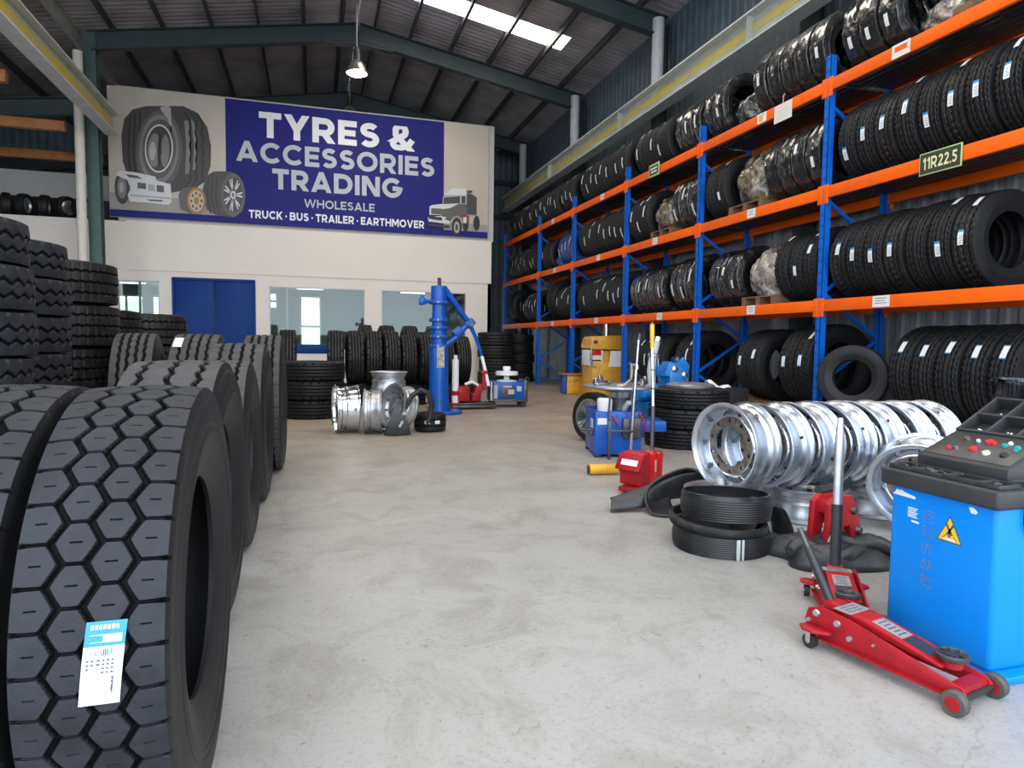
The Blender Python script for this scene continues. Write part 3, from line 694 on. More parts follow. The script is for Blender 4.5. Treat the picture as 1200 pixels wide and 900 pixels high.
def tyre_mesh(name, Ro, W, rim, tread, n=160, m=28, tw=None, mats=('rubber', 'rubber'), lump=0, seed=0):
    tw = tw or W * .86; C = 2 * PI * Ro
    y = np.linspace(-tw / 2, tw / 2, m); th = np.arange(n) * 2 * PI / n
    T, Yg = np.meshgrid(th, y, indexing='ij')
    dp = tread(T * Ro, Yg, tw) if tread else np.zeros(T.shape)
    r = Ro - .008 * (2 * Yg / tw) ** 2 - dp
    e = tw / 2; hgt = Ro - rim; s = []
    rg = lambda f, o: (W * (.5 - .5 * (f - .5) ** 2 * .6) + o, rim + hgt * f)
    s = [(e + .006, Ro - .022), (e + .008, Ro - .040), (W * .478, Ro - .055), (W * .482, Ro - .062), (W * .488, Ro - hgt * .30), (W * .498, Ro - hgt * .36), rg(.60, 0), rg(.59, .0022), rg(.575, .0022), rg(.565, 0), (W * .5, rim + hgt * .52), rg(.50, .002), rg(.485, .002), (W * .496, rim + hgt * .47),
         (W * .486, rim + hgt * .36), (W * .48, rim + hgt * .35), (W * .46, rim + hgt * .22), (W * .455, rim + hgt * .205), (W * .42, rim + .026), (W * .40, rim + .012), (W * .375, rim), (W * .33, rim + .004),
         (W * .335, rim + hgt * .25), (W * .43, rim + hgt * .5), (W * .40, Ro - .075), (W * .25, Ro - .05), (0, Ro - .046)]
    s2 = [(-a, b) for a, b in s[-2::-1]]
    prof = s + s2; k = len(prof)
    py = np.array([p[0] for p in prof]); pr = np.array([p[1] for p in prof])
    Yall = np.concatenate([Yg, np.tile(py, (n, 1))], 1); Rall = np.concatenate([r, np.tile(pr, (n, 1))], 1)
    if lump:
        for i in range(n):
            for j in range(m + k):
                Rall[i, j] += lump * noise.noise((math.cos(th[i]) * 5 + seed, math.sin(th[i]) * 5, Yall[i, j] * 14))
                Yall[i, j] *= 1 + lump * 6 * noise.noise((math.cos(th[i]) * 4, math.sin(th[i]) * 4 + seed, 3))
    tt = th[:, None]
    V = np.stack([-Rall * np.cos(tt), Yall, Rall * np.sin(tt)], -1).reshape(-1, 3)
    K = m + k; i = np.arange(n)[:, None]; j = np.arange(K)[None, :]
    i2, j2 = (i + 1) % n, (j + 1) % K
    Fq = np.stack(np.broadcast_arrays(i * K + j, i * K + j2, i2 * K + j2, i2 * K + j), -1).reshape(-1, 4)
    me = bpy.data.meshes.new(name); me.vertices.add(len(V)); me.vertices.foreach_set('co', V.astype(np.float32).ravel())
    me.loops.add(Fq.size); me.loops.foreach_set('vertex_index', Fq.astype(np.int32).ravel())
    me.polygons.add(len(Fq)); me.polygons.foreach_set('loop_start', np.arange(0, Fq.size, 4, dtype=np.int32))
    mi = np.broadcast_to((j >= m - 1), (n, K)).astype(np.int32).copy()
    if tread:                                                    # shade inside the grooves painted as near-black faces; the crown is dusty
        fd = (dp[:, :-1] + dp[:, 1:] + np.roll(dp, -1, 0)[:, :-1] + np.roll(dp, -1, 0)[:, 1:]) / 4; mi[:, :m - 1] = (fd > .35 * dp.max()).astype(np.int32) * 2
    mi = mi.ravel(); me.polygons.foreach_set('material_index', np.ascontiguousarray(mi))
    me.update(calc_edges=True); me.validate()
    bm = bmesh.new(); bm.from_mesh(me); bmesh.ops.recalc_face_normals(bm, faces=bm.faces[:]); bm.to_mesh(me); bm.free()
    for q in (*mats, 'groove_shade'): me.materials.append(M[q])
    me.shade_smooth(); me.set_sharp_from_angle(angle=R(30))
    return me
def sticker_mesh(name, Ro, w, a, style=0):
    """paper label bent round the tread; runs up the circumference by angle a"""
    m = MB(); n = 8; Rr = Ro + .004
    def P(y, t): return (-Rr * math.cos(t), y, Rr * math.sin(t))
    def strip(y0, y1, t0, t1, k, dr=0):
        nonlocal Rr
        Rr = Ro + .004 + dr; m.m(k)
        for i in range(n):
            ta, tb = t0 + (t1 - t0) * i / n, t0 + (t1 - t0) * (i + 1) / n
            m.poly([P(y0, ta), P(y1, ta), P(y1, tb), P(y0, tb)])
    h = w / 2
    if style == 0:
        strip(-h, h, -a / 2, a * .34, 'white'); strip(-h, h, a * .34, a / 2, 'sticker_blue')
        for i in range(4): strip(-h * .7, h * (.6 - .25 * (i % 2)), -a * .36 + i * a * .14, -a * .33 + i * a * .14, 'ink', .0006)
    elif style == 1:
        strip(-h, h, -a / 2, a / 2, 'white')
    else:
        strip(-h, h, -a * .42, a * .42, 'white'); strip(-h, h, a * .42, a / 2, 'sticker_blue'); strip(-h, h, -a / 2, -a * .42, 'sticker_blue')
    return m.build(name, None, None, smooth=None, recalc=False).data
M['groove_shade'] = mat('groove_shade_black', (.005, .005, .0055), .75, spec=.15)
C11 = 2 * PI * .525
TM = {}
TM['rib'] = tyre_mesh('truck_tyre_rib', .525, .276, .290, tread_zig(C11, (-.62, -.22, .22, .62), 40, amp=.004, w=.0062, D=.016, shoulder=52, srange=.84), n=160, m=40, mats=('rubber', 'rubber'))
TM['rib2'] = tyre_mesh('truck_tyre_drive', .515, .272, .288, tread_zig(C11, (-.55, 0, .55), 44, amp=.007, w=.006, D=.016, lat=44, ld=.006, lw=.003, srange=1.), n=176, m=36, mats=('rubber_brown', 'rubber'))
TM['wrap'] = tyre_mesh('truck_tyre_wrapped', .520, .280, .30, None, n=72, m=12, mats=('wrap', 'wrap'), lump=.012, seed=2)
TM['wrap2'] = tyre_mesh('truck_tyre_wrapped', .510, .280, .31, None, n=72, m=12, mats=('wrap', 'wrap'), lump=.020, seed=5)
TM['blue'] = tyre_mesh('truck_tyre_blue', .50, .272, .30, None, n=72, m=12, mats=('blue_rubber', 'blue_rubber'), lump=.008, seed=8)
ST = [sticker_mesh('tyre_label', .525, .062, .30, 0), sticker_mesh('tyre_label', .525, .055, .26, 1), sticker_mesh('tyre_label', .525, .06, .28, 2), sticker_mesh('tyre_label', .525, .045, .42, 1)]
class _C: pass
TYPES = {}
for me in TM.values(): me.use_fake_user = True
for me in ST: me.use_fake_user = True
for o in list(COL.objects):                                    # the stickers' builder links prototypes: unlink them
    if o.data in ST: bpy.data.objects.remove(o)
def tyre_obj(kind, loc, rot, label, group, stickers=(), scale=1, cat='tyre', name='truck_tyre', extra=None):
    o = bpy.data.objects.new(name, extra or TM[kind]); COL.objects.link(o)
    o.scale = (scale if kind != 'x' else 1,) * 3
    place(o, loc, rot, label, cat, group)
    for si, ang, y in stickers:
        c = bpy.data.objects.new('tyre_label', ST[si]); COL.objects.link(c); c.parent = o
        c.rotation_euler = (0, ang, 0); c.location = (0, y, 0)
        k = {'rib': 1, 'rib2': .985, 'wrap': 1.005, 'wrap2': 1.0, 'blue': .985}.get(kind, 1); c.scale = (k, 1, k)
    return o

# ------------------------------------------------------------------ pallet rack along the right wall
RXF, RXB = 6.36, 7.32
POST = [4.31, 7.16, 10.08, 12.87, 15.85, 18.54, 22.25]
LV = [1.85, 3.30, 4.65]                                        # beam tops
rk = thing('pallet_rack', 'tall blue and orange pallet rack full of tyres along the right wall', 'storage rack', (RXF, 13.3, 0))
def L_(x, y, z): return (x - RXF, y - 13.3, z)
def upright(x, y, top):
    m = MB(); z = top / 2
    for sx, sy, a, b in ((-.042, 0, .006, .09), (0, -.042, .09, .006), (0, .042, .09, .006)): m.box(L_(x + sx, y + sy, z), (a, b, top))
    s = 1 if x < 7 else -1
    m.box(L_(x, y, .004), (.14, .14, .008))
    o = m.build('upright', 'blue', rk, smooth=None)
    m = MB(); k = int(top / .15)
    for i in range(k):                                         # punched slots down the face
        for q in (-.02, .02): m.box(L_(x - s * .0452, y + q, .1 + i * .15), (.002, .012, .035))
    m.build('slot', 'dark_void', o, smooth=None)['kind'] = 'stuff'
for y in POST:
    upright(RXF, y, 4.95); upright(RXB, y, 4.95)
    m = MB(); zz = [.15, .75, 1.35, 1.95, 2.55, 3.15, 3.75, 4.35]
    for i, (a, b) in enumerate(zip(zz, zz[1:])):
        xa, xb = (RXF, RXB) if i % 2 else (RXB, RXF)
        p0, p1 = Vector(L_(xa, y, a)), Vector(L_(xb, y, b)); d = p1 - p0; ang = math.atan2(d.z, d.x)
        m.box((p0 + p1) / 2, (d.length, .03, .045), rot=(0, -ang, 0))
    m.box(L_((RXF + RXB) / 2, y, .15), (RXB - RXF, .03, .045)); m.build('brace', 'blue', rk, smooth=None)
for b, (ya, yb) in enumerate(zip(POST, POST[1:])):
    for z in LV:
        for x in (RXF, RXB):
            m = MB(); xx = x - .02 if x == RXF else x + .02
            m.box(L_(xx, (ya + yb) / 2, z - .075), (.05, yb - ya - .09, .15), bev=.008)
            bm_ = m.build('beam', 'orange', rk)
            for yy in (ya + .048, yb - .048):
                m = MB(); m.box(L_(xx - (.025 if x == RXF else -.025), yy, z - .10), (.012, .085, .24), bev=.003)
                for q in (-.07, -.13): m.cyl(L_(xx - (.03 if x == RXF else -.03), yy, z + q), L_(xx - (.036 if x == RXF else -.036), yy, z + q), .008, n=6)
                m.build('connector', 'orange', bm_)
        m = MB()
        for i in range(8): m.box(L_(RXF + .09 + i * .112, (ya + yb) / 2, z - .025), (.085, yb - ya - .12, .022))
        m.build('deck', 'steel_dark', rk, smooth=None)
# cards stuck to the beams
def card(y, lev, w=.16, h=.13, dz=-.07, mt='white', lines=3):
    m = MB(); m.m(mt); m.box(L_(RXF - .052, y, LV[lev] + dz), (.004, w, h)); m.m('ink')
    for i in range(lines): m.box(L_(RXF - .0545, y + .01 * (i % 2), LV[lev] + dz + h * (.28 - .22 * i)), (.001, w * (.7 - .15 * (i % 2)), h * .05))
    m.build('price_card', None, rk, smooth=None)
for y, l in ((6.16, 0), (8.55, 0), (11.3, 0), (14.25, 0), (17.2, 0), (8.62, 1), (11.55, 1), (14.2, 1), (17.1, 1), (14.05, 2), (17.3, 2)): card(y, l, .19 if l or y > 7 else .24)
card(6.05, 2, .24, .15, -.075, 'card', 2); card(8.45, 2, .2, .14, -.075, 'white', 1)
m = MB(); m.m('yellow'); m.box(L_(RXF - .055, 8.47, LV[2] - .08), (.003, .09, .07)); m.build('price_sticker', None, rk, smooth=None)
m = MB(); m.m('orange'); m.box(L_(RXF - .0555, 6.05, LV[2] - .06), (.003, .16, .05)); m.build('price_sticker', None, rk, smooth=None)
# hanging notice and size signs
t = thing('notice_board', 'white notice card hung on the top orange rack beam', 'notice', (RXF - .06, 7.98, LV[2] - .02))
m = MB(); m.box((0, 0, -.12), (.006, .36, .24), rot=(0, 0, 0)); m.build('sheet', 'card', t, smooth=None)
m = MB(); m.tube([(-.004, -.0, 0), (-.002, .0, .10), (.02, 0, .13)], .004, n=6); m.build('tie', 'white', t)
m = MB()
for i in range(3): m.box((-.004, .01, -.09 - .05 * i), (.001, .24 - .06 * (i % 2), .008))
m.build('print', 'let_silver', t, smooth=None)
t = thing('size_sign', 'black sign with green border reading 11R22.5 on the middle rack beam', 'sign', (RXF - .07, 5.47, LV[1] - .09))
m = MB(); m.box((0, 0, 0), (.012, .49, .235), bev=.003); m.build('border', 'sign_lime', t)
m = MB(); m.box((-.0065, 0, 0), (.003, .465, .21)); m.build('face', 'sign_green', t, smooth=None)
SY = Matrix(((0, 0, -1, 0), (-1, 0, 0, 0), (0, 1, 0, 0), (0, 0, 0, 1)))    # text facing the aisle (-X)
sign_text('lettering', '11R22.5', .40, .125, .20, 'sign_text', t, Matrix.Translation((-.009, .20, -.0625)) @ SY, .14)
t = thing('size_sign', 'small green and white sign on the top rack beam further down the aisle', 'sign', (RXF - .07, 11.62, LV[2] - .06))
m = MB(); m.box((0, 0, 0), (.012, .40, .24), bev=.003); m.build('border', 'sign_lime', t)
m = MB(); m.box((-.0065, 0, 0), (.003, .33, .17)); m.build('face', 'sign_green', t, smooth=None)
m = MB(); m.box((-.0085, 0, .03), (.002, .26, .03)); m.box((-.0085, 0, -.03), (.002, .22, .03)); m.build('print', 'white', t, smooth=None)

BAYN = ['nearest rack bay', 'second rack bay', 'third rack bay', 'fourth rack bay', 'fifth rack bay', 'farthest rack bay']
LVN = ['bottom shelf', 'middle shelf', 'top shelf']
def rack_row(bay, lev, items, xoff=0):
    """items from near to far: (kind, count, gap before, scale)"""
    y = POST[bay] + .075; z0 = LV[lev] if lev >= 0 else .408; k = 0
    where = '%s of the %s' % (LVN[lev], BAYN[bay]) if lev >= 0 else 'floor level of the %s' % BAYN[bay]
    for it in items:
        kind, cnt, gap, sc = it; y += gap
        for i in range(cnt):
            if kind == 'mix': kd = 'rib' if (k * 7 + bay) % 3 else 'rib2'
            elif kind == 'wmix': kd = 'wrap' if k % 2 else 'wrap2'
            else: kd = kind
            W = .286 * sc; Ro = {'rib': .525, 'rib2': .515, 'wrap': .53, 'wrap2': .527, 'blue': .507}[kd] * sc
            rnd = random.random
            st = []
            if kd in ('rib', 'rib2'):
                si = 0 if bay < 1 else (2 if bay < 2 else 3)
                if rnd() < .8: st.append((si, R(random.uniform(-22, 12)) if lev > 0 else R(random.uniform(-14, 26)), random.uniform(-.02, .03)))
                if rnd() < .45: st.append((1, R(random.uniform(38, 58)), random.uniform(-.04, .04)))
            if lev < 0 and bay == 0: st = [(2, R(random.uniform(28, 33)), .01)]
            if kd not in ('rib', 'rib2') and rnd() < .65: st.append((3 if bay > 1 else 1, R(random.uniform(-25, 15)), random.uniform(-.03, .03)))
            look = {'rib': 'black ribbed', 'rib2': 'brownish black', 'wrap': 'plastic-wrapped', 'wrap2': 'plastic-wrapped', 'blue': 'blue-wrapped'}[kd]
            if st and kd in ('rib', 'rib2'): look = 'black white-labelled'
            lab = '%s tyre, %s from the near end, %s' % (look, ORD[k], where)
            tyre_obj(kd, (RXF + .47 + xoff + random.uniform(-.012, .012), y + W / 2, z0 + Ro - .004), (0, 0, R(random.uniform(-.5, .5))), lab, 'tyres on the ' + where, st, sc)
            y += W; k += 1
    return y
def pallet(loc, label, L=1.0, W=.9, rot=0):
    t = thing('timber_pallet', label, 'pallet', loc, (0, 0, rot), 'pallets on the rack')
    m = MB()
    for i in range(5): m.box((-W / 2 + .05 + i * (W - .1) / 4, 0, .125), (.10, L, .02))
    m.build('top_board', 'timber', t, smooth=None)
    for yy in (-L / 2 + .05, 0, L / 2 - .05):
        m = MB(); m.box((0, yy, .058), (W, .09, .112)); m.build('bearer', 'timber', t, smooth=None)
    return t
for b_, (ya, yb, ns) in enumerate(((4.62, 6.25, 'nearest'), (7.28, 9.95, 'second'), (10.2, 12.75, 'third'))):
    for j in range(2):
        for i in range(3):
            pallet((RXF + .52, ya + (yb - ya) * (.25 + .5 * j), .136 * i), '%s timber pallet of the %s pile under floor tyres, %s bay' % (('lowest', 'middle', 'topmost')[i], ('nearer', 'farther')[j], ns), L=(yb - ya) / 2 - .03)
rack_row(0, 2, [('wmix', 3, 1.75, 1.)])
rack_row(0, 1, [('mix', 9, .02, 1.)])
rack_row(0, 0, [('mix', 7, .66, 1.)])
rack_row(0, -1, [('rib', 5, .22, 1.05)], .08)
rack_row(1, 2, [('wrap', 5, .03, 1.), ('wrap2', 2, .78, 1.0)])
rack_row(1, 1, [('wmix', 4, .02, 1.), ('rib', 2, .95, .98)])
rack_row(1, 0, [('rib', 3, .02, .97), ('wmix', 3, .86, .94)])
rack_row(1, -1, [('rib', 2, .05, 1.1), ('rib', 2, .45, 1.05)], .05)
rack_row(2, 2, [('wmix', 3, .02, .95), ('mix', 5, .22, .95)])
rack_row(2, 1, [('wmix', 3, .02, .98), ('mix', 3, .9, .98)])
rack_row(2, 0, [('wmix', 3, .02, .97), ('wmix', 5, .3, .93)])
rack_row(2, -1, [('rib', 2, .05, 1.05), ('rib', 4, .4, 1.02)], .05)
rack_row(3, 2, [('mix', 9, .02, .97)])
rack_row(3, 1, [('mix', 9, .04, .97)])
rack_row(3, 0, [('mix', 9, .04, .97)])
rack_row(4, 2, [('mix', 3, .04, .98), ('mix', 5, .3, .98)])
rack_row(4, 1, [('blue', 4, .04, .95), ('rib2', 3, .58, .9)])
rack_row(4, 0, [('mix', 4, .05, .95)])
rack_row(5, 2, [('mix', 11, .05, .97)])
rack_row(5, 1, [('mix', 5, .08, .95), ('mix', 6, .12, .95)])
rack_row(5, 0, [('mix', 5, .08, .95)])
# large dark tyres facing down the aisle on the bottom shelf
TM['big'] = tyre_mesh('large_tyre', .60, .42, .34, tread_zig(2 * PI * .6, (-.4, .4), 30, amp=.012, w=.008, lat=30, srange=1.), n=120, m=24)
TM['big'].use_fake_user = True
tyre_obj('big', (RXF + .55, 17.6, LV[0] + .6), (0, 0, R(8)), 'large black tyre showing its hole, bottom shelf of the fifth rack bay', None)
tyre_obj('big', (RXF + .55, 21.4, LV[0] + .6), (0, 0, R(8)), 'large dark tyre at the far end of the bottom shelf, farthest bay', None)
# shrink-wrapped heaps, pallets and loose items on the shelves
def heap(seed, sx, sy, sz, mt, name, label, loc, lum=.13):
    m = MB()
    bmesh.ops.create_icosphere(m.bm, subdivisions=5, radius=1)
    for v in m.bm.verts:
        p = v.co.normalized()
        q = 1 + lum * noise.noise(p * 2.2 + Vector((seed, 0, 0))) + lum * .6 * noise.turbulence(p * 5 + Vector((0, seed, 0)), 3, True) - lum * .3
        z = p.z * q; x, y = p.x * q, p.y * q
        if z < -.55: z = -.55
        v.co = Vector((x * sx, y * sy, (z + .55) / 1.5 * sz))
    o = m.build(name, mt, None, smooth=50); place(o, loc, (0, 0, 0), label, 'wrapped goods'); return o
def pal_heap(bay, lev, ymid, L, seed, h, mt, lab, pl):
    pallet((RXF + .46, ymid, LV[lev]), pl, L=L)
    heap(seed, .46, L * .52, h, mt, 'wrapped_bundle', lab, (RXF + .44, ymid, LV[lev] + .136))
pal_heap(1, 0, 8.48, .78, 1.3, .78, 'bag_white', 'crumpled milky plastic bundle on the bottom shelf of the second rack bay', 'timber pallet under the crumpled milky plastic bundle')
pal_heap(1, 1, 8.87, .84, 4.1, .80, 'bag', 'brown crumpled plastic bundle on the middle shelf of the second rack bay', 'timber pallet under the brown plastic bundle, middle shelf of second bay')
pal_heap(2, 1, 11.45, .80, 7.7, .68, 'bag', 'dark plastic bundle on the middle shelf of the third rack bay', 'timber pallet under the dark bundle in the third rack bay')
heap(11, .42, .34, .62, 'wrap', 'wrapped_bundle', 'black plastic bundle between tyres on top shelf of the second bay', (RXF + .46, 9.06, LV[2]))
heap(12, .42, .30, .42, 'bag_white', 'wrapped_bundle', 'grey plastic bundle on the top shelf of the nearest rack bay', (RXF + .46, 5.74, LV[2] + .0))
heap(19, .42, .36, .45, 'wrap', 'wrapped_bundle', 'black plastic heap at the near end of the top shelf', (RXF + .50, 5.0, LV[2] + .0))
heap(15, .36, .22, .5, 'blue_rubber', 'wrapped_bundle', 'dark blue bundle on the middle shelf of the fifth rack bay', (RXF + .46, 17.30, LV[1]))
t = thing('timber_block', 'pale timber block on the top shelf of the nearest rack bay', 'timber', (RXF + .05, 5.38, LV[2]))
m = MB(); m.box((0, 0, .05), (.1, .2, .1), bev=.005); m.build('block', 'timber', t)
# the small tyre leaning face-on in front of the rack
TM['small'] = tyre_mesh('light_truck_tyre', .41, .24, .222, tread_zig(2 * PI * .41, (-.5, 0, .5), 60, amp=.003, w=.004, lat=60, shoulder=60), n=180, m=30)
TM['small'].use_fake_user = True
tyre_obj('small', (6.44, 6.66, .45 + .41), (R(-5), 0, R(-52)), 'smaller black tyre leaning face-on beside the nearest blue upright', None)
t = thing('timber_crate', 'dark timber crate under the leaning small tyre at the rack foot', 'crate', (6.46, 6.66, 0))
m = MB()
for i in range(3):
    for yy in (-.28, .28): m.box((0, yy, .07 + i * .14), (.8, .03, .13))
m.build('side_board', 'timber', t, smooth=None)
m = MB()
for i in range(5): m.box((-.34 + i * .17, 0, .435), (.15, .6, .02))
m.build('top_board', 'timber', t, smooth=None)
for sx in (-.37, .37):
    m = MB(); m.box((sx, 0, .212), (.05, .53, .424)); m.build('corner_post', 'timber', t, smooth=None)

# ------------------------------------------------------------------ big standing tyres on the left
X90 = R(90)
HEXC = (-.75, -.25, .25, .75)
TM['front'] = tyre_mesh('front_tyre', .56, .30, .30, tread_hex(2 * PI * .56, 41, HEXC), n=1640, m=170, tw=.272, mats=('rubber_front', 'rubber'))
TM['row2'] = tyre_mesh('row_tyre', .577, .40, .30, tread_zig(2 * PI * .577, (-.62, 0, .62), 40, amp=.009, w=.0075, D=.022, lat=40, lw=.0035, ld=.007, srange=1.), n=480, m=70, mats=('rubber_grey', 'rubber'))
TM['row3'] = tyre_mesh('row_tyre', .56, .33, .30, tread_zig(2 * PI * .56, (-.62, 0, .62), 44, amp=.006, w=.0075, D=.022, lat=44, lw=.003, ld=.006, srange=1.), n=396, m=56, mats=('rubber_grey', 'rubber'))
TM['row4'] = tyre_mesh('row_tyre', .608, .42, .30, tread_zig(2 * PI * .608, (-.6, -.2, .2, .6), 40, amp=.006, w=.0072, D=.02, lat=40, lw=.003, ld=.006, srange=1.), n=360, m=60, mats=('rubber_grey', 'rubber'))
TM['row5'] = tyre_mesh('row_tyre', .645, .36, .32, tread_zig(2 * PI * .645, (-.6, -.2, .2, .6), 40, amp=.006, w=.0072, D=.02, lat=40, lw=.003, ld=.006, srange=1.), n=320, m=48, mats=('rubber_grey', 'rubber'))
for k in ('front', 'row2', 'row3', 'row4', 'row5'): TM[k].use_fake_user = True
G1 = 'large tyres standing in a row on the left'
def stand(kind, x, y, r, label, yaw=0, spin=0):
    o = tyre_obj(kind, (x, y, r), (0, R(spin), X90 + R(yaw)), label, G1, name='truck_tyre'); return o
T1 = stand('front', -.43, 2.0, .56, 'large block-tread tyre with white and blue label, nearest on the left', 0, 3)
stand('front', -.752, 2.06, .56, 'large block-tread tyre at left edge, beside the blue-labelled tyre', -1, 10)
stand('row2', -.545, 3.145, .577, 'wide grey-topped tyre standing directly behind the blue-labelled tyre', -1.5)
stand('row3', -.51, 4.29, .56, 'third large standing tyre back from the blue-labelled front tyre')
stand('row4', -.54, 5.47, .608, 'fourth large standing tyre back from the blue-labelled front tyre')
stand('row5', -.45, 6.735, .645, 'last and tallest large standing tyre at the far end of left row')
rl = stand('row4', -1.0, 6.66, .645, 'large standing tyre with small white label left of the tallest row tyre'); rl.scale = (1.06, 1, 1.06)
c = bpy.data.objects.new('tyre_label', ST[1]); COL.objects.link(c); c.parent = rl; c.rotation_euler = (0, R(62), 0); c.location = (0, .13, 0); c.scale = (1.155, 1.3, 1.155)
stand('row5', -1.53, 6.75, .645, 'standing tyre showing its ringed sidewall beside the lying tyre stacks', 6)
# the paper label on the front tyre
m = MB(); Rr = .5625; 
def cyl_pt(y, t, dr=0): return (-(Rr + dr) * math.cos(t), y, (Rr + dr) * math.sin(t))
def patch(m, y0, y1, t0, t1, k, dr, shear=.09, n=10):
    m.m(k)
    if dr > .0012: y0, y1 = y0 * .9 - .026, y1 * .9 - .026
    for i in range(n):
        a, b = t0 + (t1 - t0) * i / n, t0 + (t1 - t0) * (i + 1) / n
        sa, sb = -shear * a * Rr, -shear * b * Rr
        m.poly([cyl_pt(y0 + sa, a, dr), cyl_pt(y1 + sa, a, dr), cyl_pt(y1 + sb, b, dr), cyl_pt(y0 + sb, b, dr)])
# local Y points to world -X: right of the picture is -Y
A0, A1 = -.112, .178
patch(m, -.062, .010, A0, A1 - .085, 'white', .001); patch(m, -.062, .010, A1 - .085, A1, 'sticker_blue', .001)
lb = m.build('tyre_label', None, T1, smooth=None); lb['label'] = 'white paper label with blue header'
m = MB()
patch(m, -.033, .030, A1 - .072, A1 - .045, 'white', .0016, n=3); patch(m, .004, .030, A1 - .070, A1 - .047, 'sticker_blue', .002, n=2)
for i in range(7): patch(m, .030 - i * .0082, .0245 - i * .0082, A1 - .027, A1 - .012, 'white', .0016, n=2)
rr_ = random.Random(4)
for i in range(12): patch(m, .024 - i * .0038, .024 - i * .0038 - .0008 - .0018 * rr_.random(), A1 - .118, A1 - .096, 'ink', .0016, n=2)
for i, (y0, y1) in enumerate([(.032, .027), (.023, .018), (.012, .005), (.001, -.004), (-.008, -.013), (-.017, -.022)]):
    for q in range(9):
        if rr_.random() < .85: patch(m, y0, y1, A1 - .136 - q * .014, A1 - .130 - q * .014, 'let_silver' if q > 3 else 'ink', .0016, n=1)
patch(m, -.020, -.024, A1 - .25, A1 - .19, 'ink', .0016, n=3)
for q in range(5): patch(m, .032, .002, A1 - .205 - q * .016, A1 - .200 - q * .016, 'let_silver', .0016, n=1)
m.build('print', None, lb, smooth=None, recalc=False)
# ------------------------------------------------------------------ lying stacks behind them
TM['lug'] = tyre_mesh('lug_tyre', .54, .28, .29, tread_hex(2 * PI * .54, 30, (-.72, -.05, .6), D=.02, wz=.007, wl=.005, sipe=False), n=420, m=40, tw=.255, mats=('rubber_front', 'rubber'))
TM['wide'] = tyre_mesh('wide_tyre', .535, .385, .29, tread_zig(2 * PI * .535, (-.55, 0, .55), 44, amp=.007, w=.007, D=.016, lat=44, ld=.004, lw=.0022, srange=1.), n=352, m=50, tw=.345, mats=('rubber_brown', 'rubber'))
TM['mid'] = tyre_mesh('mid_tyre', .50, .30, .29, tread_zig(2 * PI * .5, (-.62, -.2, .2, .62), 44, amp=.004, w=.0045, D=.012, shoulder=50), n=176, m=40, mats=('rubber', 'rubber'))
for k in ('lug', 'wide', 'mid'): TM[k].use_fake_user = True
def stack(kind, x, y, n, h, what, group, z0=0, jit=.02, scale=None, ny=0):
    for i in range(n):
        lab = '%s tyre from the top of %s' % (ORD[n - 1 - i] if i < n - 1 else 'topmost', what) if i < n - 1 else 'topmost tyre of %s' % what
        o = tyre_obj(kind, (x + random.uniform(-jit, jit), y + random.uniform(-jit, jit), z0 + h * (i + .5)), (X90, 0, random.uniform(0, 6)), lab, group)
        if scale: o.scale = (scale, 1, scale)
stack('lug', -2.24, 4.85, 7, .28, 'the lying block-tread stack at the left picture edge', 'lying tyre stacks on the left')
stack('lug', -2.38, 5.97, 7, .28, 'the second lying block-tread stack from the left', 'lying tyre stacks on the left')
stack('wide', -2.32, 7.09, 5, .385, 'the tall wide brown-black stack beside the small window', 'lying tyre stacks on the left')
stack('wide', -2.36, 8.20, 4, .385, 'the low stack behind the tall brown-black stack', 'lying tyre stacks on the left')
stack('wide', -2.10, 9.45, 4, .385, 'the stack in front of the blue double door', 'lying tyre stacks on the left')
# stack beside the loose rims
stack('mid', -.02, 11.2, 3, .30, 'the three-tyre stack left of the loose silver rims', 'three-tyre stack by the rims')
# ------------------------------------------------------------------ row of standing tyres below the office windows, on a lying course
TM['slim'] = tyre_mesh('slim_tyre', .525, .31, .29, tread_zig(2 * PI * .525, (-.6, -.2, .2, .6), 40, amp=.006, w=.005, D=.013, shoulder=44), n=160, m=40, mats=('rubber_brown', 'rubber')); TM['slim'].use_fake_user = True
for i, x in enumerate((-.50, .60, 1.70, 2.80)):
    tyre_obj('wide', (x - .04, 13.25, .1925), (X90, 0, i), '%s lying tyre from the left under the standing row by the windows' % ORD[i], 'lying tyres under the standing row', scale=.95 if 0 else 1)
G2 = 'tyres standing in a row below the office windows'
for i, (x, dz, yw) in enumerate([(-.47, 0, 1), (.40, 0, -1), (.76, .0, 1), (1.115, 0, -1), (1.45, 0, 1), (1.79, 0, -1), (2.13, 0, 1), (2.52, 0, 1), (2.87, 0, -1)]):
    o = tyre_obj('slim', (x, 13.25, .385 + .525 + dz), (0, random.uniform(0, 6), X90 + R(yw)), '%s standing tyre from the left in the row below the office windows' % ORD[i], G2)
    if i in (5, 7, 8): o.scale = (.93, .98, .93); o.location.z = .385 + .525 * .93
for i, x in enumerate((1.05, 1.5, 2.0, 2.5)):
    tyre_obj('slim', (x, 14.5, .60 + .49), (0, random.uniform(0, 6), X90 + R(random.uniform(-8, 8))), '%s dark tyre from the left peeking over the standing row' % ORD[i], 'dark tyres behind the standing row', scale=.933)
for i, x in enumerate((1.1, 2.3)):
    for k in range(2): tyre_obj('mid', (x + .06, 14.5, .15 + .3 * k), (X90, 0, i), '%s lying tyre of the %s pair hidden behind the window row' % (('lower', 'upper')[k], ORD[i]), 'lying tyres behind the standing row')
stack('wide', 5.27, 19.3, 4, .385, 'the stack at the right end of the white wall', 'lying stacks beside the rack end', jit=.03)
TM['mid'].use_fake_user = True
stack('mid', 6.30, 20.3, 5, .30, 'the small stack inside the far rack bay', 'lying stacks beside the rack end', jit=.02)
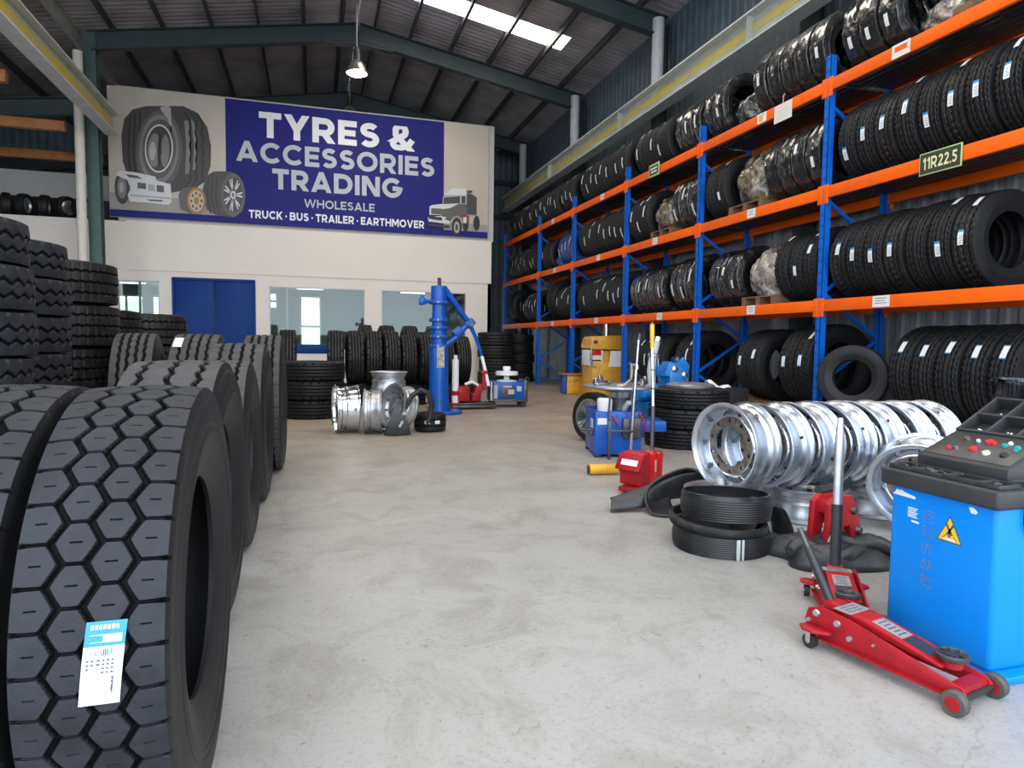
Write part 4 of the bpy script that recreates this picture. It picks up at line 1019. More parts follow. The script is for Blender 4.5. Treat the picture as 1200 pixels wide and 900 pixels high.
# wheels on the ledge above the office, far left
TM['car'] = tyre_mesh('car_tyre', .30, .2, .19, tread_zig(2 * PI * .3, (-.4, .4), 40, amp=.002, w=.003, D=.007), n=72, m=16); TM['car'].use_fake_user = True
for i, x in enumerate((-7.55, -7.15, -6.68, -6.2, -5.82)):
    t = thing('ledge_wheel', '%s dark wheel from the left on the ledge above the white wall' % ORD[i], 'wheel', (x, 20.25, 4.33 + .29), (0, 0, X90 + R((20, -8, 5, -35, -30)[i])), 'wheels on the ledge above the office')
    o = bpy.data.objects.new('tyre', TM['car']); COL.objects.link(o); o.parent = t
    m = MB(); m.lathe([(.0, .045), (.06, .05), (.17, .02), (.195, .07)], 24, Mx=Matrix.Rotation(-X90, 4, 'X')); m.lathe([(.0, .045), (.06, .05), (.17, .02), (.195, .07)], 24, Mx=Matrix.Rotation(X90, 4, 'X')); m.build('rim', 'alu_dull', t)
m = MB(); m.box((-7.7, 21.6, 5.05), (4.8, .05, 1.5)); struct(m.build('wall_annex_panel', 'annex_wall', smooth=None))

# ------------------------------------------------------------------ blue wheel balancer (right foreground)
b = thing('wheel_balancer', 'bright blue wheel balancer cabinet with black tray top, right foreground', 'workshop machine', (2.42, 1.80, 0))
m = MB(); m.box((.42, .223, .355), (.84, .474, .65), bev=.022, seg=4); cab = m.build('cabinet', 'cyan_blue', b)
m = MB(); m.box((.36, -.002, .355), (.003, .004, .60)); m.build('seam', 'ink', cab, smooth=None)
m = MB(); m.box((.44, .22, .016), (.86, .56, .032), bev=.008); m.build('foot_plate', 'cyan_blue', b)
m = MB()
prof = [(-.03, .655), (-.03, .715), (-.022, .735), (.88, .735), (.88, .655)]
m.box((.42, .23, .69), (.90, .53, .075), bev=.016, seg=3)
for (x, y, w, h) in [(.05, .40, .10, .10), (.05, .27, .10, .12), (.05, .12, .10, .14), (.05, .0, .10, .06)]: pass
tr = m.build('tray', 'black_tray', b)
m = MB()                                                        # recessed compartments read as raised walls round dark pockets
for y0, y1 in ((.36, .46), (.22, .345), (.08, .205), (-.01, .065)):
    m.box((.045, (y0 + y1) / 2, .7287), (.10, y1 - y0, .003), bev=.0012)
m.box((.30, .02, .7287), (.30, .055, .003), bev=.0012)
m.build('pocket', 'dark_void', tr)
m = MB()
for y0, y1 in ((.36, .46), (.22, .345), (.08, .205), (-.01, .065)):
    for yy in (y0 - .005, y1 + .005): m.box((.045, yy, .737), (.11, .008, .018), bev=.003)
    for xx in (-.008, .098): m.box((xx, (y0 + y1) / 2, .737), (.008, y1 - y0 + .01, .018), bev=.003)
for yy in (-.012, .052): m.box((.30, yy, .737), (.31, .008, .018), bev=.003)
m.build('pocket_rim', 'black_tray', tr)
m = MB()                                                        # clip-on weights lying in the tray
rr_ = random.Random(3)
for i in range(14): m.box((.03 + .07 * rr_.random(), .02 + .43 * rr_.random(), .738), (.03, .012, .012), rot=(0, 0, rr_.random() * 3), bev=.003)
for i in range(5): m.box((.2 + .2 * rr_.random(), .02, .738), (.03, .012, .012), rot=(0, 0, rr_.random() * 3), bev=.003)
o = m.build('balance_weights', 'steel_dark', tr); o['kind'] = 'stuff'
# console: lip, sloping key panel, bins behind
def XZ(x, z): return x, z
Mc = Matrix(((1, 0, 0, 0), (0, 0, 1, .05), (0, 1, 0, 0), (0, 0, 0, 1)))    # prism drawn in XZ, extruded along +Y
m = MB(); m.prism([(.125, .725), (.125, .785), (.14, .79), (.345, .885), (.36, .855), (.59, .965), (.60, 1.02), (.64, 1.02), (.66, .725)], .40, Mx=Mc, bev=.006)
con = m.build('console', 'black_tray', b)
sl = Vector((.23, 0, .135)).normalized(); sn = Vector((-sl.z, 0, sl.x)); P0 = Vector((.355, 0, .89))
ang = -math.atan2(sl.z, sl.x)
m = MB()
for s in (0, .13, .262): m.box(P0 + sl * s + Vector((0, .25, -.02)), (.014, .40, .055), rot=(0, ang, 0), bev=.004)
for yy in (.056, .185, .315, .444): m.box(P0 + sl * .131 + Vector((0, yy, -.02)), (.27, .013, .055), rot=(0, ang, 0), bev=.004)
m.build('bin_frame', 'black_tray', con)
m = MB()
for s in (.065, .195):
    for yy in (.12, .25, .38): m.box(P0 + sl * s + Vector((0, yy, 0)) - sn * .046, (.11, .11, .004), rot=(0, ang, 0)); 
m.build('bin_floor', 'black', con, smooth=None)
m = MB(); rr_ = random.Random(9)
for i in range(10): m.box(P0 + sl * rr_.choice((.05, .18)) + Vector((0, rr_.choice((.12, .25, .38)) + .03 * rr_.random(), 0)) - sn * .037, (.03, .014, .012), rot=(0, ang, rr_.random() * 3), bev=.003)
m.build('balance_weights', 'steel', con)['kind'] = 'stuff'
ps = Vector((.205, 0, .095)).normalized(); pn = Vector((-ps.z, 0, ps.x)); Q0 = Vector((.14, 0, .79)); pang = -math.atan2(ps.z, ps.x)
def pk(s, y, h=0): return Q0 + ps * s + Vector((0, y, 0)) + pn * h
m = MB(); m.box(pk(.11, .25, .001), (.20, .37, .003), rot=(0, pang, 0), bev=.001); m.build('key_panel', 'steel_dark', con)
def button(s, y, r, mt, name='button', h=.012):
    m = MB(); m.cyl(pk(s, y, 0), pk(s, y, h), r, r * .86, n=16); m.build(name, mt, con)
for s, y, r, mt in ((.155, .345, .014, 'rust'), (.155, .245, .017, 'button_red'), (.15, .225, .012, 'button_red'), (.145, .175, .012, 'button_green'), (.14, .12, .012, 'button_green'), (.165, .165, .009, 'white'), (.17, .10, .009, 'white'),
                    (.065, .36, .011, 'button_red'), (.075, .335, .009, 'steel'), (.085, .265, .017, 'button_red'), (.07, .20, .015, 'let_white'), (.075, .13, .016, 'black'), (.12, .115, .008, 'button_green'), (.15, .29, .008, 'white')): button(s, y, r, mt)
m = MB(); m.cyl(pk(.07, .20, .012), pk(.07, .20, .0135), .009, n=5); m.build('printed_mark', 'sign_lime', con, smooth=None)
# balancing head on the right side
m = MB(); Mh = Matrix(((1, 0, 0, 0), (0, 0, 1, -.045), (0, 1, 0, 0), (0, 0, 0, 1)))
m.prism([(-.06 + .30 + .115 * math.cos(a) * (1 if math.sin(a) < .5 else 1.0), .615 + (.10 * math.sin(a) if math.sin(a) < 0 else .11 * min(1, math.sin(a) * 1.5))) for a in [2 * PI * i / 28 for i in range(28)]], .045, Mx=Mh, bev=.006)
hd = m.build('shaft_housing', 'black', b)
m = MB(); m.cyl((.25, -.045, .61), (.25, -.10, .61), .055, .045, n=24); m.cyl((.25, -.10, .61), (.25, -.20, .61), .022, n=20); m.build('shaft', 'black', hd)
for x, z in ((.17, .68), (.18, .545), (.31, .54), (.33, .68)):
    m = MB(); m.cyl((x, -.045, z), (x, -.052, z), .009, n=6); m.build('bolt', 'steel', hd)
m = MB(); m.tube([(.20, -.03, .725), (.235, -.045, .70), (.27, -.06, .655), (.30, -.07, .60)], .011, n=10); m.build('gauge_arm', 'pipe', b)
# decals on the aisle face
SF = Matrix(((0, 0, -1, 0), (-1, 0, 0, 0), (0, 1, 0, 0), (0, 0, 0, 1)))
def fy(y): return y - 1.80
m = MB(); m.mi = 0
def tri(m, k, y, z, w, h, x):
    m.m(k); m.poly([(x, fy(y) + w / 2, z), (x, fy(y) - w / 2, z), (x, fy(y), z + h)])
tri(m, 'ink', 1.974, .476, .112, .108, -.0012); tri(m, 'warn', 1.974, .481, .098, .094, -.0016)
m.m('ink')
for (ya, za, yb, zb, w) in ((1.990, .548, 1.962, .505, .010), (1.958, .548, 1.986, .505, .010), (1.974, .53, 1.974, .495, .012), (1.992, .503, 2.004, .488, .004), (1.956, .503, 1.944, .488, .004)):
    d = Vector((0, yb - ya, zb - za)).normalized(); n_ = Vector((0, -d.z, d.y)) * w / 2
    a, c = Vector((-.002, fy(ya), za)), Vector((-.002, fy(yb), zb)); m.poly([a + n_, c + n_ * .7, c - n_ * .7, a - n_])
m.m('card'); m.poly([(-.002, fy(2.004), .484), (-.002, fy(1.944), .484), (-.002, fy(1.947), .493), (-.002, fy(2.001), .493)])
m.build('warning_triangle', None, b, smooth=None, recalc=False)
m = MB()                                                        # outlined letter strip running down the face (worn, hollow glyphs)
def outline(pts, w=.0022):
    for (ya, za), (yb, zb) in zip(pts, pts[1:]):
        d = Vector((0, yb - ya, zb - za)); L0 = d.length; d.normalize(); n_ = Vector((0, -d.z, d.y)) * w / 2; e = d * w / 2
        a, c = Vector((-.0014, fy(ya), za)) - e, Vector((-.0014, fy(yb), zb)) + e; m.poly([a + n_, c + n_, c - n_, a - n_])
g = lambda L0, z, s=.046, h=.046: [(2.092 - q[0] * s, z - q[1] * h) for q in L0]
outline(g([(0, 0), (1, 0), (1, 1), (0, 1), (0, 0)], .578)); outline(g([(.25, .25), (.75, .25), (.75, .75), (.25, .75), (.25, .25)], .578))
outline(g([(0, 0), (.28, 0), (.28, .95), (0, .95), (0, 0)], .515)); outline(g([(.62, .2), (.95, .2), (.95, 1), (.62, 1), (.62, .8), (.75, .8), (.75, .4), (.62, .4), (.62, .2)], .515))
outline(g([(.1, 0), (.35, .2), (.35, .9), (.1, 1), (0, .8), (0, .2), (.1, 0)], .445)); outline(g([(.5, .1), (.95, 0), (.95, 1), (.75, 1), (.75, .3), (.5, .4), (.5, .1)], .445))
outline(g([(.1, .1), (.3, 0), (.36, .5), (.2, .9), (.02, .8), (.1, .1)], .375)); outline(g([(.6, 1), (.9, .9), (.9, 0), (.75, 0), (.75, .6), (.55, .7), (.6, 1)], .375))
outline(g([(0, 0), (.4, 0), (.4, .4), (.6, .55), (.6, .1), (1, .2), (1, 1), (0, .85), (0, 0)], .308)); outline(g([(.15, .35), (.3, .35), (.3, .65), (.15, .65), (.15, .35)], .308))
m.build('outlined_lettering', 'alu_dull', b, smooth=None, recalc=False)
m = MB()
rr_ = random.Random(6)
m.poly([(-.0014, fy(2.249), .614), (-.0014, fy(2.135), .612), (-.0014, fy(2.135), .623), (-.0014, fy(2.19), .632), (-.0014, fy(2.205), .640), (-.0014, fy(2.215), .634), (-.0014, fy(2.228), .640), (-.0014, fy(2.235), .626)])
for i in range(5): m.poly([(-.0014, fy(2.172 - i * .0), .574 - i * .009), (-.0014, fy(2.122 + .006 * (i % 2)), .574 - i * .009), (-.0014, fy(2.122 + .006 * (i % 2)), .569 - i * .009), (-.0014, fy(2.165), .569 - i * .009)])
m.poly([(-.0014, fy(2.150), .522), (-.0014, fy(2.113), .520), (-.0014, fy(2.113), .512), (-.0014, fy(2.150), .514)])
m.poly([(-.0014, fy(1.90), .637), (-.0014, fy(1.885), .640), (-.0014, fy(1.872), .634), (-.0014, fy(1.862), .624), (-.0014, fy(1.87), .616), (-.0014, fy(1.89), .616), (-.0014, fy(1.895), .626)])
m.build('worn_decal', 'white', b, smooth=None, recalc=False)
# clear bucket beside the console
t = thing('clear_bucket', 'clear plastic tub standing behind the blue balancer at right edge', 'tub', (3.74, 2.66, -.0))
M['wheel_grey'] = mat('wheel_grey', (.075, .068, .065), .6, var=.25, vscale=20)
M['label_grey'] = mat('worn_label', (.27, .26, .26), .55, color2=(.13, .12, .12), thresh=(.5, .75), vscale=40)
M['clear'] = glass_mat('clear_plastic', (.50, .53, .57))
m = MB(); m.lathe([(0, .86), (.13, .86), (.15, 1.07), (.165, 1.075), (.165, 1.085), (.145, 1.085), (.125, .868), (0, .868)], 28); m.build('body', 'clear', t)
m = MB(); m.cyl((0, 0, 0), (0, 0, .86), .04, n=16); m.cyl((0, 0, 0), (0, 0, .02), .2, n=24); m.cyl((0, 0, .84), (0, 0, .86), .16, n=24); m.build('stand', 'steel_dark', t)

# ------------------------------------------------------------------ red trolley jacks
def trolley_jack(label, loc, rz, handle, long_handle, s=1., hr=.0185):
    t = thing('trolley_jack', label, 'jack', loc, (0, 0, rz), 'red trolley jacks')      # local +X = nose, rear at x = 0
    t.scale = s if isinstance(s, tuple) else (s, s, s)
    m = MB()
    for q in (-1, 1):                                           # side plates, deep at the rear and tapering to the nose
        Mp = Matrix(((1, 0, 0, 0), (0, 0, 1, q * .085 - .004), (0, 1, 0, 0), (0, 0, 0, 1)))
        m.prism([(-.02, .06), (-.035, .10), (-.02, .15), (.04, .172), (.16, .165), (.58, .085), (.60, .065), (.585, .045), (.05, .035)], .008, Mx=Mp, bev=.002)
        m.box((.31, q * .092, .042), (.55, .022, .008))
    m.box((.02, 0, .10), (.05, .17, .10)); m.box((.56, 0, .062), (.05, .17, .035))
    m.build('chassis', 'red', t)
    m = MB(); m.prism([(.08, .165), (.08, .176), (.20, .176), (.50, .120), (.50, .108), (.2, .14)], .118, Mx=Matrix(((1, 0, 0, 0), (0, 0, 1, -.059), (0, 1, 0, 0), (0, 0, 0, 1))), bev=.004)
    arm = m.build('lift_arm', 'red', t)
    m = MB(); sl_ = math.atan2(.056, .30)
    m.m('label_grey'); m.box((.285, 0, .1612), (.12, .075, .0015), rot=(0, sl_, 0)); m.m('steel_dark'); m.box((.40, 0, .1398), (.10, .075, .0015), rot=(0, sl_, 0))
    m.m('ink')
    for i in range(5): m.box((.245 + i * .02, .0, .1696 - i * .00373), (.006, .05 - .01 * (i % 2), .0012), rot=(0, sl_, 0))
    m.build('label', None, arm, smooth=None)
    m = MB(); m.m('label_grey'); m.box((.115, 0, .1767), (.075, .13, .0012)); m.m('ink')
    for i in range(3): m.box((.095 + .02 * i, 0, .1776), (.004, .09, .001))
    m.build('label', None, t, smooth=None)
    m = MB(); m.lathe([(0, .150), (.052, .150), (.055, .158), (.055, .166), (.048, .170), (.040, .165), (0, .165)], 28, Mx=Matrix.Translation((.505, 0, -.012)))
    for i in range(8): m.box((.505 + .032 * math.cos(i * PI / 4), .032 * math.sin(i * PI / 4), .156), (.02, .006, .006), rot=(0, 0, i * PI / 4))
    m.build('saddle', 'steel_dark', t)
    m = MB(); m.cyl((.505, 0, .11), (.505, 0, .14), .036, n=20); m.build('saddle_post', 'red', t)
    for q in (-1, 1):
        m = MB(); m.lathe([(.012, -.018), (.040, -.018), (.044, -.012), (.044, .012), (.040, .018), (.012, .018)], 24, Mx=Matrix.Translation((.585, q * .128, .044)) @ Matrix.Rotation(X90, 4, 'X'))
        w = m.build('front_wheel', 'wheel_grey', t)
        m = MB(); m.cyl((.585, q * .11, .044), (.585, q * .150, .044), .014, n=8); m.cyl((.585, q * .128 - .019, .044), (.585, q * .128 + .0195, .044), .026, n=16); m.build('hub', 'red', w)
        m = MB(); m.prism([(-.02, 0), (.10, 0), (.10, .02), (.05, .065), (0, .065), (-.03, .04)], .012, Mx=Matrix.Translation((0, q * .09, .075)) @ (Matrix.Diagonal((1, q, 1, 1))), bev=.003)
        m.build('caster_bracket', 'red', t)
        m = MB(); m.cyl((.02, q * .122 - .012, .03), (.02, q * .122 + .012, .03), .030, n=20); c = m.build('caster', 'black', t)
        m = MB()
        for e in (-.017, .017): m.box((.02, q * .122 + e, .052), (.022, .003, .05))
        m.cyl((.02, q * .122 - .019, .03), (.02, q * .122 + .019, .03), .008, n=8); m.build('caster_fork', 'steel', c)
        for x, z, r in ((.02, .14, .016), (.115, .13, .015), (.17, .09, .012), (-.015, .10, .010), (.27, .105, .006)):
            m = MB(); m.cyl((x, q * .089, z), (x, q * .098, z), r, r * .8, n=12); m.build('bolt', 'alu_dull', t)
    m = MB(); m.cyl((.585, -.11, .044), (.585, .11, .044), .014, n=12); m.build('axle', 'black', t)
    m = MB(); d = Vector(handle).normalized(); p0 = Vector((.045, 0, .13))
    m.box(p0 + Vector((0, 0, .02)), (.06, .075, .07), bev=.008); hb = m.build('handle_socket', 'red', t)
    L0 = long_handle
    m = MB(); m.cyl(p0, p0 + d * L0[0], hr, n=16); m.cyl(p0 + d * L0[0], p0 + d * (L0[0] + .012), hr * 1.04, n=16); hh = m.build('handle', 'black', t)
    if L0[1]:
        m = MB(); m.tube([p0 + d * L0[0], p0 + d * (L0[0] + L0[1] * .75), p0 + d * (L0[0] + L0[1]) + Vector((0, -.0, 0))], [hr * .86, hr * .86, hr * .5], n=14); m.build('handle_tube', 'alu_dull', hh)
    else:
        m = MB(); m.cyl(p0 + d * L0[0], p0 + d * (L0[0] + .10), .012, n=12); m.build('handle_tip', 'steel_dark', hh)
    return t
trolley_jack('red trolley jack in front of the blue balancer, short black handle', (2.085, 2.245, 0), math.atan2(-.51, .11), (-.50, .02, .80), (.27, 0), 1.)
trolley_jack('red trolley jack behind the front one, with tall silver upright handle', (2.47, 2.62, 0), math.atan2(-.78, -.5), (-.05, .0, 1.0), (.36, .46), (.66, 1.0, .95), .026)
# ------------------------------------------------------------------ aluminium truck wheels
from mathutils.geometry import delaunay_2d_cdt
def wheel_mesh(name, Rf, W, disc_y, holes=10, mats=('alu', 'chrome', 'rust', 'dark_void'), rust=True):
    """axis along local Y, face towards -Y"""
    m = MB(); h = W / 2; Mr = Matrix.Rotation(X90, 4, 'X')      # lathe Z -> -Y
    b1 = Rf - .020
    prof = [(Rf - .003, h), (Rf + .003, h - .003), (Rf + .003, h - .009), (Rf - .012, h - .014), (b1, h - .022), (b1 - .003, h - .060), (b1 - .010, h - .075), (b1 - .012, -.01), (b1 - .028, -.03), (b1 - .028, -h + .075), (b1 - .006, -h + .055), (b1 - .002, -h + .022), (Rf - .012, -h + .014), (Rf + .003, -h + .009), (Rf + .003, -h + .003), (Rf - .003, -h),
            (Rf - .012, -h + .003), (b1 - .012, -h + .016), (b1 - .016, -h + .055), (b1 - .040, -h + .080), (b1 - .040, -.035), (b1 - .024, -.012), (b1 - .022, h - .075), (b1 - .014, h - .05), (b1 - .012, h - .018), (Rf - .012, h - .003)]
    m.mi = 0; m.lathe(prof, 72, Mx=Mr, closed=True)
    Ro, Ri = b1 - .018, .141
    def ring(cx, cz, r, n): return [(cx + r * math.cos(2 * PI * i / n), cz + r * math.sin(2 * PI * i / n)) for i in range(n)]
    hl = []
    for i in range(holes):
        a = 2 * PI * i / holes; hl.append((.178 * math.cos(a), .178 * math.sin(a), .0125, 10))
        a += PI / holes; q = (Ri + Ro) / 2 + .032; hl.append((q * math.cos(a), q * math.sin(a), .018, 14))
    pts, edges = [], []
    for lp in [ring(0, 0, Ro, 72), ring(0, 0, Ri, 60)] + [ring(*q) for q in hl]:
        k = len(pts); pts += [Vector(p) for p in lp]; edges += [(k + i, k + (i + 1) % len(lp)) for i in range(len(lp))]
    for r in (.152, .160, .198, .205, .212, .220, .228, .236, .244):
        for p in ring(0, 0, r, 64):
            if all(math.hypot(p[0] - q[0], p[1] - q[1]) > q[2] + .004 for q in hl) and r < Ro - .004: pts.append(Vector(p))
    V, _, Fc, *_ = delaunay_2d_cdt(pts, edges, [], 0, 1e-6)
    def dish(r): return disc_y + .060 * float(sstep(np.array((r - .198) / (Ro - .198))))
    top = [m.bm.verts.new((p.x, dish(p.length), p.y)) for p in V]; bot = [m.bm.verts.new((p.x, dish(p.length) + .016, p.y)) for p in V]
    used = {}
    for f in Fc:
        c = sum((V[i] for i in f), Vector((0, 0))) / len(f)
        if c.length < Ri - .0003 or c.length > Ro or any(math.hypot(c.x - q[0], c.y - q[1]) < q[2] * .985 for q in hl): continue
        fa = m.bm.faces.new([top[i] for i in f]); fa.material_index = 2 if rust and c.length < .198 else 1
        fb = m.bm.faces.new([bot[i] for i in reversed(f)]); fb.material_index = 1
        for i in range(len(f)):
            e = (f[i], f[(i + 1) % len(f)]); used[e] = used.get(e, 0) + 1
    for (i, j) in list(used):
        if (j, i) not in used:
            fa = m.bm.faces.new([top[j], top[i], bot[i], bot[j]]); fa.material_index = 3 if V[i].length > Ri + .01 and V[i].length < Ro - .003 else 1
    for v in [v for v in m.bm.verts if not v.link_faces]: m.bm.verts.remove(v)
    for i in range(3):                                          # valve and stamped marks on the barrel
        a = 2 * PI * i / 3; c = Vector(((b1 - .012) * math.cos(a), .035 - .0 * i, (b1 - .012) * math.sin(a)))
        m.mi = 3; m.cyl(c, c * 1.0 + Vector((math.cos(a), 0, math.sin(a))) * .003, .012, n=10)
    o = m.build(name, mats, None, smooth=32); me = o.data; bpy.data.objects.remove(o); me.use_fake_user = True
    return me
def wheel(me, loc, rot, label, group=None, name='truck_wheel', cat='wheel rim'):
    o = bpy.data.objects.new(name, me); COL.objects.link(o); return place(o, loc, rot, label, cat, group)
WM = {'face': wheel_mesh('wheel_face', .305, .235, -.045), 'steel': wheel_mesh('wheel_steel', .30, .235, -.02, mats=('alu_dull', 'alu_dull', 'steel_dark', 'dark_void')),
      'polish': wheel_mesh('wheel_polish', .325, .30, -.02, mats=('chrome', 'chrome', 'alu', 'dark_void')), 'open': wheel_mesh('wheel_open', .265, .27, 0, mats=('alu_dull', 'alu_dull', 'alu_dull', 'dark_void'), rust=False)}
# upper row of seven, axis roughly along +X, faces to the left
row0 = Vector((2.83, 3.96, .545)); rd = Vector((.998, -.06, 0))
a_row = math.atan2(.22, .975)
GW = 'upright aluminium wheels in the row on the right'
for i in range(7):
    p = row0 + rd * (.252 * i) + Vector((0, 0, random.uniform(-.004, .004)))
    j = R((-2, 1, -1, 2, -1, 3, 1, 0)[i])
    wheel(WM['face'], p, (0, random.uniform(0, 6), a_row - X90 + j), ('silver aluminium wheel showing its bolted face, left end of upright row' if i == 0 else '%s upright silver wheel from the left in the aluminium wheel row' % ORD[i]), GW)
# lower course lying flat
GL = 'wheels lying flat under the upright row'
for i, (x, y, z, lab) in enumerate([(2.80, 3.98, 0, 'wheel lying flat under left end of the upright wheel row'), (3.45, 3.98, 0, 'wheel lying flat under the middle of the wheel row'), (4.08, 3.96, 0, 'wheel lying flat under the row beside the blue balancer'), (4.71, 3.98, 0, 'wheel lying flat under the right end of the wheel row')]):
    wheel(WM['steel'], (x, y, .1215), (X90, 0, i), lab, GL)
wheel(WM['face'], (3.85, 3.36, .36), (R(14), 0, R(-58)), 'silver wheel leaning at an angle beside the balancer, in front of the row')
wheel(WM['steel'], (4.36, 3.22, .1215), (X90, 0, 1.), 'wheel lying flat behind the leaning silver wheel')
# ------------------------------------------------------------------ loose rubber: bands, flap, heap
def band(loc, tilt, Rr, h, label, taped=False, spin=0):
    t = thing('rubber_band', label, 'rubber band', loc, (tilt[0], tilt[1], spin), 'coiled black rubber bands')
    m = MB(); n = 11; prof = []
    for i in range(n + 1):
        z = h * i / n; r = Rr + .010 * math.sin(PI * i / n)
        prof += [(r, z), (r - .003, z + h / n * .5)] if i < n else [(r, z)]
    inner = [(q[0] - .016, q[1]) for q in reversed(prof[::2])]
    m.lathe(prof + inner, 72, closed=True); m.build('band', 'band', t, smooth=28)
    if taped:
        m = MB()
        m.box((.0, -(Rr + .009), h / 2), (.022, .004, h * .98), bev=.001); m.box((.028, -(Rr + .0075), h / 2), (.014, .004, h * .98), bev=.001); m.build('tape', 'pipe', t)
    return t
band((2.42, 3.50, 0), (0, 0), .285, .125, 'lowest rubber band of the black coil, with grey tape strip', True, -.25)
band((2.405, 3.515, .126), (R(3), R(3)), .290, .06, 'thin middle rubber band of the black coil stack')
band((2.45, 3.50, .190), (R(-4), R(2)), .265, .15, 'topmost open rubber band of the black coil stack')
# folded tyre flap: a wide rubber ring collapsed on its side
t = thing('tyre_flap', 'folded grey black rubber tyre flap lying by the red jack', 'rubber flap', (2.52, 4.36, 0), (0, 0, R(-16)))
# a wide rubber strip curling round: two edges given as curves, the strip bellied between them
def strip_fn(E0, E1, belly):
    def cat(E, u):
        n = len(E) - 1; q = min(u * n, n - 1e-6); i = int(q); f = q - i
        P = [Vector(E[max(0, min(n, i + k))]) for k in (-1, 0, 1, 2)]
        return .5 * ((2 * P[1]) + (P[2] - P[0]) * f + (2 * P[0] - 5 * P[1] + 4 * P[2] - P[3]) * f * f + (3 * P[1] - P[0] - 3 * P[2] + P[3]) * f ** 3)
    def fn(u, v):
        a, b = cat(E0, u), cat(E1, u); p = a.lerp(b, v); w = 4 * v * (1 - v)
        k = belly(u) if callable(belly) else belly
        p = p + Vector(k) * w; p.z = max(p.z, .007); return p
    return fn
E0 = [(-.40, .06, .07), (-.25, .09, .12), (-.10, .11, .17), (.05, .12, .22), (.20, .13, .26), (.36, .12, .27), (.46, .10, .22)]
E1 = [(-.42, -.10, .012), (-.28, -.07, .02), (-.14, -.03, .035), (.02, .12, .05), (.18, .20, .05), (.36, .20, .04), (.48, .16, .03)]
m = MB(); m.grid(strip_fn(E0, E1, lambda u: (.0, -.02, .045 * (1 - u))), 60, 12)
o = m.build('flap', 'flap', t, smooth=70); md = o.modifiers.new('thickness', 'SOLIDIFY'); md.thickness = .012; md.offset = 0
RC, RA, RB, RD = Vector((.08, -.03, .145)), Vector((.235, .07, .085)), Vector((.03, -.17, -.125)), Vector((.10, .16, -.08))
def lip(th): p = RC + RA * math.cos(th) + RB * math.sin(th) * (1 + .12 * math.cos(2 * th)); p.z = max(p.z, .014); return p
def pouch(u, v):
    p = lip(2 * PI * u); q = RC + (p - RC) * (1 - .55 * v * v) + RD * v; q.z = max(q.z, .008); return q
m = MB(); m.grid(pouch, 64, 12, wrapu=True); o = m.build('pouch', 'flap', t, smooth=70); md = o.modifiers.new('thickness', 'SOLIDIFY'); md.thickness = .012; md.offset = 0
m = MB(); m.tube([lip(2 * PI * i / 48) for i in range(48)], .010, n=8, closed=True); m.build('lip', 'flap', t, smooth=60)
# dark inner-tube heap behind the jacks with a red jack stand on it
t = thing('inner_tube', 'deflated black inner tube crumpled behind the red jacks', 'inner tube', (2.93, 3.10, 0), (0, 0, R(-22)))
def crumple(u, v):
    a = 2 * PI * u; r = v; ex, ey = .40 * r * math.cos(a), .24 * r * math.sin(a)
    edge = 1 + .16 * math.sin(3 * a + 1) + .08 * math.sin(5 * a)
    x, y = ex * edge, ey * edge
    body = max(0, 1 - r ** 3.2) ** .7
    z = body * (.115 + .03 * math.sin(x * 9 + 1) + .05 * noise.noise((x * 5, y * 7, 2)) + .035 * abs(noise.noise((x * 11 + y * 6, y * 9, 5))) - .05 * math.exp(-((x - .05) ** 2 + (y + .03) ** 2) / .012) + .06 * math.exp(-((x + .3) ** 2) / .02))
    return (x, y, max(.002, z) + .004)
m = MB(); m.grid(crumple, 96, 26, wrapu=True); o = m.build('tube', 'flap', t, smooth=70)
md = o.modifiers.new('thickness', 'SOLIDIFY'); md.thickness = .006; md.offset = -1
m = MB(); m.tube([(-.30 + .5 * i / 12, -.13 + .05 * math.sin(i * .7), .075 + .03 * math.sin(i * .9)) for i in range(13)], [.02 + .035 * math.sin(PI * min(1, .15 + i / 12)) for i in range(13)], n=12); m.build('fold', 'flap', t, smooth=60)
m = MB(); m.tube([(-.05 + .42 * i / 12, .10 - .20 * i / 12, .11 - .02 * i / 12 + .015 * math.sin(i)) for i in range(13)], [.015 + .04 * math.sin(PI * min(1, .1 + i / 13)) for i in range(13)], n=12); m.build('fold', 'flap', t, smooth=60)
m = MB(); m.cyl((-.20, -.17, .06), (-.20, -.21, .075), .006, n=8); m.build('valve', 'steel', t)
t = thing('rubber_sheet', 'black rubber sheet humped beside the coiled bands', 'rubber sheet', (2.78, 3.62, 0))
m = MB()
m.grid(lambda u, v: (-.16 + .34 * u, -.16 + .22 * v, max(.004, .34 * math.sin(PI * min(1, u * 1.05)) ** .7 * (1 - .55 * abs(v - .6)) + .02 * noise.noise((u * 5, v * 5, 0)))), 24, 12)
o = m.build('sheet', 'flap', t, smooth=60); md = o.modifiers.new('thickness', 'SOLIDIFY'); md.thickness = .012; md.offset = 1
t = thing('hydraulic_stand', 'small red hydraulic foot resting on the black inner tube', 'jack', (2.93, 3.12, .125), (0, 0, R(12)))
t.scale = (1.3, 1.3, 1.3)
m = MB()
m.prism([(-.11, .0), (-.10, .17), (-.06, .20), (.05, .20), (.09, .14), (.13, .02), (.12, 0), (.05, 0), (.04, .07), (-.04, .07), (-.05, 0)], .03, Mx=Matrix(((1, 0, 0, 0), (0, 0, 1, -.05), (0, 1, 0, 0), (0, 0, 0, 1))), bev=.005)
m.prism([(-.11, .0), (-.10, .17), (-.06, .20), (.05, .20), (.09, .14), (.13, .02), (.12, 0), (.05, 0), (.04, .07), (-.04, .07), (-.05, 0)], .03, Mx=Matrix(((1, 0, 0, 0), (0, 0, 1, .03), (0, 1, 0, 0), (0, 0, 0, 1))), bev=.005)
m.box((0, .005, .15), (.16, .06, .06), bev=.008); bd = m.build('body', 'red', t)
m = MB()
